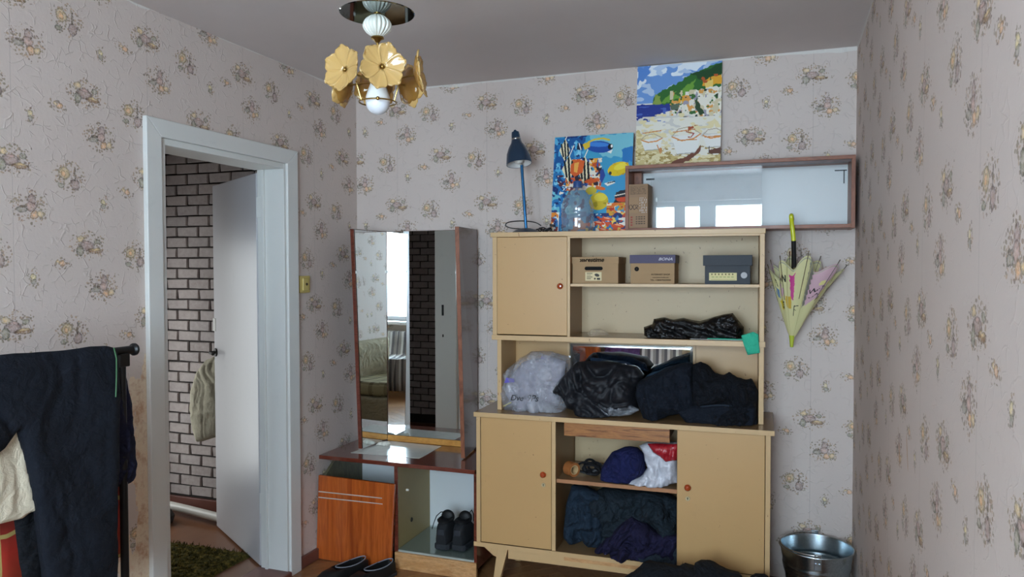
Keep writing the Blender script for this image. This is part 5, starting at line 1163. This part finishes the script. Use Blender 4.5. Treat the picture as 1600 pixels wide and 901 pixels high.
# ------------------------------------------------------------------ umbrella hanging from the shelf
ub = thing('umbrella', 'pale yellow patterned umbrella hanging handle up below the wall shelf', 'umbrella', (2.315, -.12, 1.13))
tip = at(1237, 530, y=-.12); hdl_b = at(1239, 378, y=-.215); UA = Vector((tip.x, -.12, tip.z))
cv = Canvas(320, 180, 'D2CB96')       # x = angle (0..1), y = 0 rim .. 1 tip
for q, c_ in (([(.52, .0), (.64, .0), (.62, .45), (.55, .55), (.53, .3)], 'C9A3AC'), ([(.50, 0), (.535, 0), (.545, .5), (.53, .6)], '8E8A80'), ([(.40, .12), (.44, .08), (.45, .5), (.42, .45)], 'C43C86'), ([(.37, .45), (.42, .42), (.43, .6), (.38, .6)], 'C8A53C'),
              ([(.30, .1), (.345, .1), (.345, .3), (.31, .34)], 'D0B0B4'), ([(.28, .45), (.33, .42), (.34, .6), (.30, .6)], 'D8C03C'), ([(.26, .25), (.29, .25), (.29, .4), (.26, .4)], '5E7EA0'), ([(.63, .2), (.66, .15), (.66, .4), (.62, .5)], 'D6CC70'), ([(.1, 0), (.2, 0), (.18, .4), (.12, .5)], 'B894A8'), ([(.75, 0), (.85, 0), (.82, .4)], 'C4A8B0')): cv.poly(q, c_, .01, 3)
for k in range(7): cv.ell(.535-.0*k, .04+k*.08, .014, .020, '7A776C')
cv.ell(.335, .22, .017, .028, '1A1814'); cv.ell(.335, .22, .009, .018, 'CFC792'); cv.line([(.36, .26), (.362, .18), (.38, .26), (.382, .18)], .008, '1A1814')
cv.line([(.33, .50), (.32, .56), (.34, .60), (.35, .52), (.33, .50)], .008, '1A1814'); cv.line([(.46, .70), (.46, .58), (.49, .59)], .008, '1A1814'); cv.line([(.46, .63), (.475, .64)], .005, '1A1814')
cv.line([(.56, .42), (.58, .44), (.60, .40), (.62, .42)], .005, '1A1814'); cv.line([(.61, .30), (.63, .28)], .005, '1A1814'); cv.line([(.27, .08), (.28, .2)], .005, '1A1814')
for kx in range(8): cv.line([(kx/8+.015, 0), (kx/8+.015, 1)], .006, 'B4AD78')
cv.line([(.555, .30), (.565, .36), (.575, .30), (.585, .36), (.60, .33)], .006, '1A1814'); cv.line([(.61, .42), (.62, .47), (.63, .42), (.64, .46)], .006, '1A1814'); cv.ell(.60, .25, .012, .02, 'D8CF86'); cv.ell(.345, .38, .022, .03, 'CFA6B0'); cv.line([(.305, .14), (.315, .10), (.325, .14), (.335, .10)], .004, '1A1814')
cv.line([(.70, .2), (.72, .4)], .01, '7A776C'); cv.line([(.0, .03), (1, .03)], .010, 'A8A48C')
mb = MB(); NA, NS = 320, 110; cols = []
for i in range(NS+1):
    s = i/NS
    for k in range(NA):
        th = 2*PI*k/NA; fa = -PI/2+ (k/NA-.45)*2*PI     # centre of the canvas faces the room
        pl_ = math.cos(8*th+.6); rr_ = .010+.124*s**.88*(1+.20*s*pl_+.07*s*math.sin(3*th+1)); rim = s*(1-.17*s*(.5-.5*pl_))
        xx = rr_*math.cos(fa)*(1.20 if math.cos(fa) > 0 else .80)+.020*s**2; yy = rr_*math.sin(fa)*.55
        mb.v.append(UA+Vector((xx, min(yy-.012*s, .105), .010+.335*rim+.030*s*math.sin(2*th+2.0)*s)))
for i in range(NS):
    for k in range(NA):
        mb.f.append((i*NA+k, i*NA+(k+1) % NA, (i+1)*NA+(k+1) % NA, (i+1)*NA+k)); mb.m.append(0); cols.append(cv.a[min(179, int((1-(i+.5)/NS)*180)), k])
o = mb.build('canopy', vcol('umbrella_fabric', .45, .1), ub, smooth=True, ang=80)
at_ = o.data.color_attributes.new('Col', 'FLOAT_COLOR', 'CORNER'); arr = np.ones((len(cols), 4, 4)); arr[:, :, :3] = np.array(cols)[:, None, :]; at_.data.foreach_set('color', arr.ravel())
sd = o.modifiers.new('thickness', 'SOLIDIFY'); sd.thickness = .0008
MB().lathe([(.001, -.036), (.007, -.034), (.010, 0), (.012, .018)], UA, 20).build('tip_cap', plain('lime_plastic', 'B8C23A', .4), ub, smooth=True)
up_t = UA+Vector((0, -.0, .40)); MB().tube([UA+Vector((0, 0, .0)), UA+Vector((0, -.03, .50))], .0045, 10).build('shaft', M['black_metal'], ub, smooth=True)
hb_ = at(1240, 376, y=-.225); ht = at(1237, 338, y=-.235); hm_ = at(1241, 417, y=-.19)
MB().tube([hm_, hb_], .010, 12).build('runner', M['black'], ub, smooth=True)
hk = [hb_, hb_.lerp(ht, .3), hb_.lerp(ht, .75)+Vector((-.002, 0, 0)), ht+Vector((-.002, -.004, 0)), ht+Vector((.0, .022, .004)), ht+Vector((.002, .05, -.012))]
MB().tube(smooth_path(hk, 4), .0095, 14).build('handle', plain('yellow_handle_plastic', 'C6CC1E', .3, coat=.3), ub, smooth=True)
for k in range(8):
    th = 2*PI*(k+.0)/8-.6/8; idx = int((th/(2*PI)) % 1*NA); a = Vector(mb.v[NS*NA+idx]); b = Vector(mb.v[55*NA+idx]); e = (a-b).normalized()
    if a.z > 0: MB().tube([b, a, a+e*.022], [.0015, .0018, .0026], 6).build('rib', M['metal'], ub, smooth=True)

# ------------------------------------------------------------------ bucket
bk = Vector((2.422, -.205, 0)); zn = NT('galvanised_zinc'); vz = zn.N('ShaderNodeTexVoronoi'); vz.inputs['Scale'].default_value = 40; zn.col(zn.mix(vz.outputs['Distance'], (.42, .50, .54), (.58, .66, .70))); zn.P(Metallic=1, Roughness=.26)
bu = thing('metal_bucket', 'galvanised metal bucket with ribbed wall standing right of the sideboard', 'bucket', bk)
def ribz(z): return sum(.0030*math.exp(-((z-c)/.006)**2) for c in (.19, .205, .22))
HB = .295; out = [(.100+(.150-.100)*z/HB+ribz(z), z) for z in [HB*k/60 for k in range(61)]]
inn = [(r_-.0015, z) for r_, z in out][::-1]
MB().lathe([(.001, 0)]+out+inn+[(.001, .004)], bk, 64).build('bucket_wall', zn.m, bu, smooth=True, ang=60)
MB().tube([bk+Vector((.1515*math.cos(a), .1515*math.sin(a), HB)) for a in [2*PI*k/64 for k in range(64)]], .0035, 8, closed=True).build('rim', zn.m, bu, smooth=True)
for sg in (1, -1):
    mb = MB(); y = bk.y+sg*.152; mb.box(bk.x-.014, bk.x+.014, y-.002, y+.002, HB-.05, HB+.020)
    mb.tube([(bk.x-.007, y-.004, HB-.022), (bk.x-.007, y+.004, HB-.022)], .004, 8); mb.tube([(bk.x+.007, y-.004, HB-.022), (bk.x+.007, y+.004, HB-.022)], .004, 8); mb.build('handle_lug', zn.m, bu, bev=.001)
arc = [bk+Vector((-.150*math.sin(a)*.985, .152*math.cos(a), HB+.012-.006*math.sin(a))) for a in [PI*k/24 for k in range(25)]]
MB().tube(arc, .0028, 8).build('bail_handle', M['metal'], bu, smooth=True)

# ------------------------------------------------------------------ chandelier
CA = at(590, 100, y=-2.0); AX, AY = CA.x, CA.y
def cz(py): return at(590, py, y=-2.0).z
ch = thing('chandelier', 'brass chandelier with amber glass flower shades and one bulb hanging from the ceiling', 'chandelier', (AX, AY, H))
MB().lathe([(.001, 0), (.035, -.004), (.045, -.03), (.006, -.04), (.001, -.04)], (AX, AY, H), 24).build('ceiling_cup', M['brass'], ch, smooth=True)
MB().tube([(AX, AY, H-.03), (AX, AY, cz(22))], .004, 8).build('stem', M['brass'], ch, smooth=True)
ds = cz(21); MB().lathe([(.001, .0015), (.093, .0015), (.095, 0), (.093, -.0015), (.001, -.0015)], (AX, AY, ds), 64).build('mirror_disc', M['disc'], ch, smooth=True)
MB().lathe([(.001, .004), (.008, .0), (.010, -.006), (.004, -.010)], (AX, AY, cz(20)), 20).build('disc_cap', M['brass'], ch, smooth=True)
b0, b1_ = cz(23), cz(58); hh = b0-b1_
prb = [(.006+.031*math.sin(PI*(k/16)**1.0)**.62 if 0 < k < 16 else .008, -hh*k/16) for k in range(17)]
MB().lathe(prb, (AX, AY, b0), 96, rib=.22, ribn=18).build('ribbed_glass_ball', plain('white_opal_glass', 'DADAD0', .15, coat=.5), ch, smooth=True, ang=80)
MB().lathe([(.010, .002), (.016, .0), (.017, -.004), (.009, -.008), (.005, -.014), (.001, -.016)], (AX, AY, b1_), 24).build('ball_cap', M['brass'], ch, smooth=True)
MB().tube([(AX, AY, b1_-.01), (AX, AY, cz(128))], .0035, 8).build('stem', M['brass'], ch, smooth=True)
zf = cz(117); am = NT('amber_glass'); p = am.pos(); am.col((*lin('EBC67E'), 1)); am.P(Roughness=.12, Coat_Weight=.8, Coat_Roughness=.04, Transmission_Weight=.35, IOR=1.35); am.t.nodes['Principled BSDF'].inputs['Subsurface Weight'].default_value = 0
tl_ = am.N('ShaderNodeBsdfTranslucent'); tl_.inputs[0].default_value = (*lin('ECCB90'), 1); mx_ = am.N('ShaderNodeMixShader'); mx_.inputs[0].default_value = .25
am.l.new(am.b.outputs[0], mx_.inputs[1]); am.l.new(tl_.outputs[0], mx_.inputs[2]); am.l.new(mx_.outputs[0], am.n['Material Output'].inputs[0]); am.bump(am.noise(p, 60, 3), .2, .002)
am2 = am.m; am.m.name = 'amber_glass_cup'; am2 = am.m.copy(); am2.name = 'dark_amber_glass'; am2.node_tree.nodes['Principled BSDF'].inputs['Base Color'].default_value = (*lin('B98B44'), 1)
toc = math.atan2(CY-AY, CX-AX)
for k, (ang_, rr_, dz, tl2) in enumerate(((8, .078, .0, -.05), (-50, .098, -.008, .10), (66, .100, -.006, .15), (-118, .085, -.020, .1), (124, .085, -.012, .1), (184, .085, -.01, .1))):
    a = toc+math.radians(ang_); dr_ = Vector((math.cos(a), math.sin(a), 0)); c = Vector((AX, AY, zf+dz))+dr_*rr_
    an_ = toc+math.radians(ang_*.8 if ang_ < 60 and ang_ > -70 else ang_*1.2 if 60 < ang_ < 70 else ang_); nrm = (Vector((math.cos(an_), math.sin(an_), tl2))).normalized(); s1_ = Vector((0, 0, 1)).cross(nrm).normalized(); s2_ = nrm.cross(s1_)
    fl = None; base = None
    # six separate petals on a shared cup
    cup = MB().lathe([(.001, -.002), (.012, -.001), (.024, .002), (.036, .007), (.047, .0125)], c, 48, nrm, rib=.10, ribn=6).build('flower_shade', am2, ch, smooth=True); cup.modifiers.new('t', 'SOLIDIFY').thickness = .002
    for j in range(6):
        an = 2*PI*j/6+.3*k+.26; e1 = s1_*math.cos(an)+s2_*math.sin(an); e2 = nrm.cross(e1); mb = MB(); NR, NW = 8, 8
        for r_ in range(NR+1):
            s = r_/NR
            wd_ = (.0040+.0205*math.sin(PI*min(1, s*.56+.03)))*(1 if s < .66 else math.sqrt(max(0, 1-((s-.66)/.35)**2))*.98+.02)
            for w_ in range(NW+1):
                q = w_/NW*2-1; rad_ = .007+.052*s-.004*q*q*s; h_ = .004+.016*s**1.6+.003*q*q*math.sin(PI*s*.9)+.0015*math.sin(q*9)*s
                mb.v.append(c+e1*rad_+e2*wd_*q+nrm*h_)
        for r_ in range(NR):
            for w_ in range(NW): q0 = r_*(NW+1)+w_; mb.f.append((q0, q0+1, q0+NW+2, q0+NW+1)); mb.m.append(0)
        pt = mb.build('petal', am.m, cup, smooth=True, ang=80); pt.modifiers.new('t', 'SOLIDIFY').thickness = .0022
    MB().sph(c+nrm*.006, .0048, 12).build('flower_screw', M['brass'], cup, smooth=True)
    MB().tube([Vector((AX, AY, zf-.02)), Vector((AX, AY, zf-.012+dz*.3))+dr_*rr_*.5, c-nrm*.002], .0024, 8).build('arm', M['brass'], ch, smooth=True)
zr = cz(160)
MB().tube([Vector((AX+.047*math.cos(a), AY+.047*math.sin(a), zr)) for a in [2*PI*k/40 for k in range(40)]], .0018, 8, closed=True).build('bottom_ring', M['brass'], ch, smooth=True)
for ang_ in (-60, 60, 180):
    a = toc+math.radians(ang_); dr_ = Vector((math.cos(a), math.sin(a), 0)); MB().tube([Vector((AX, AY, zr))+dr_*.047, Vector((AX, AY, zr+.045))+dr_*.062], .0018, 8).build('ring_arm', M['brass'], ch, smooth=True)
a = toc; MB().sph(Vector((AX, AY, zr))+Vector((math.cos(a), math.sin(a), 0))*.048, .0048, 12).build('ring_bead', M['brass'], ch, smooth=True)
bz = cz(179); bp = [(.001, 0)]+[(.0305*math.sin(t_), .0305-.0305*math.cos(t_)) for t_ in [PI*.5*k/10 for k in range(1, 11)]]
MB().lathe(bp, (AX, AY, bz), 36).build('bulb', plain('opal_bulb', 'D8DAE0', .25), ch, smooth=True)
MB().lathe([(.0305, .0305), (.0312, .034), (.0300, .045), (.0255, .060), (.0195, .076), (.0160, .090), (.001, .090)], (AX, AY, bz), 36).build('bulb_neck', plain('white_bulb_plastic', 'E2E2DE', .3), ch, smooth=True)
MB().lathe([(.016, .086), (.017, .100), (.012, .108), (.001, .108)], (AX, AY, bz), 24).build('bulb_socket', M['brass'], ch, smooth=True)

# ------------------------------------------------------------------ clothes rack at the left
RXX = .30; rp = at(190, 560, x=RXX); rk = thing('clothes_rack', 'black metal clothes rail with a round end knob by the left wall', 'clothes rack', (RXX, rp.y, 0))
rz = 1.250; MB().tube([(RXX, rp.y, .03), (RXX, rp.y, rz-.015)], .0125, 14).build('post', M['black_metal'], rk, smooth=True)
ye = at(208, 546, x=RXX).y
MB().tube([(RXX, ye, rz), (RXX, ye-.95, rz)], .0135, 16).build('rail', M['black_metal'], rk, smooth=True)
MB().lathe([(.001, .008), (.016, .008), (.020, .003), (.020, -.004), (.013, -.010), (.013, -.014)], (RXX, ye+.004, rz), 20, (0, 1, 0)).build('end_cap', M['black'], rk, smooth=True)
MB().box(RXX-.017, RXX+.017, rp.y-.018, rp.y+.018, rz-.05, rz-.008).build('joint', M['black'], rk, bev=.003)
MB().tube([(RXX, rp.y-.90, .03), (RXX, rp.y-.90, rz-.015)], .0125, 14).build('post', M['black_metal'], rk, smooth=True)
for yy in (rp.y, rp.y-.90): MB().box(RXX-.2, RXX+.2, yy-.015, yy+.015, 0.0, .03).build('foot', M['black_metal'], rk, bev=.004)
def hang(name, pix, x, mat, label, thick=.012, back=.012, **k):
    k.setdefault('jag', .002)
    pts = [(at(px, py, x=x).y, at(px, py, x=x).z) for px, py in pix]
    return inflate(name, pts, (Vector((x, 0, 0)), Vector((0, 1, 0)), Vector((0, 0, 1)), Vector((1, 0, 0))), thick, back, mat, None, label=label, cat='garment', **k)
navyc = cloth('navy_black_suiting', '10151F', dk=.15, weave=1400, crease=12)
hang('navy_trousers', [(-40, 562), (0, 554), (45, 551), (100, 547), (140, 541), (166, 540), (178, 543), (184, 552), (187, 600), (186, 700), (184, 800), (184, 930), (75, 930), (66, 850), (60, 797), (44, 730), (28, 672), (8, 700), (-40, 740)], .345, navyc,
     'dark navy trousers draped over the black clothes rail, legs hanging to the floor', .016, .05, res=.008, R=.04, wr=.012, wsc=.11, seed=121, ang=.12, aniso=6)
hang('navy_sleeve', [(176, 556), (188, 556), (196, 590), (204, 630), (211, 690), (210, 742), (200, 756), (186, 760), (172, 762), (168, 700), (170, 620)], .285, cloth('navy_purple_cloth', '191A30'),
     'navy cloth loop bunched behind the rack post', .02, .02, res=.007, R=.03, wr=.014, wsc=.06, seed=122, ang=.1, aniso=4)
mb = MB().tube([at(px, py, x=.368) for px, py in ((178, 543), (182, 560), (182, 590), (181, 620))], .0022, 6); mb.build('cord', plain('green_piping', '3E6A44', .6), bpy.data.objects['navy_trousers'], smooth=True)['label'] = 'thin green cord'
hang('cream_skirt', [(34, 660), (44, 730), (62, 790), (62, 796), (48, 800), (34, 810), (0, 818), (-60, 826), (-60, 690), (8, 660)], .325, cloth('cream_linen', 'DCD0B8', dk=.06, crease=4), 'cream cloth garment showing under the navy trousers at the left edge', .010, .01, res=.008, R=.02, wr=.010, wsc=.09, seed=123, ang=.1, aniso=7)
hang('dark_trouser_leg', [(20, 800), (75, 790), (80, 930), (38, 930), (28, 860)], .300, cloth('black_leg_cloth', '0D1016'), 'black trouser leg hanging behind the cream garment', .010, .01, res=.008, R=.02, wr=.006, wsc=.08, seed=124, aniso=6)
t = NT('red_green_print'); p = t.pos(); sx = t.N('ShaderNodeSeparateXYZ'); t.set(sx.inputs[0], p); zz = t.math('ADD', sx.outputs[2], t.math('MULTIPLY', t.noise(p, 4, 2), .1))
c = t.ramp(t.math('FRACT', t.math('MULTIPLY', t.math('ADD', zz, .07), 2.1)), [(.0, '2E4030'), (.40, '3A4A30'), (.45, '8E3A20'), (.75, 'A82A1C'), (1, '6E2418')])
g1 = t.math('LESS_THAN', t.math('ABSOLUTE', t.math('SUBTRACT', t.math('FRACT', t.math('MULTIPLY', zz, 5.5)), .5)), .035); g2 = t.math('LESS_THAN', t.math('ABSOLUTE', t.math('SUBTRACT', t.math('FRACT', t.math('MULTIPLY', sx.outputs[1], 6)), .5)), .03)
t.col(t.mix(t.math('MAXIMUM', g1, g2), c, 'B09A5A')); t.P(Roughness=.7)
hang('printed_bag', [(-70, 700), (196, 700), (196, 866), (180, 874), (176, 930), (-70, 930)], .235, t.m, 'red and green printed cloth bag hanging behind the rack garments', .008, .008, res=.012, R=.02, wr=.004, wsc=.1, seed=125, aniso=3)
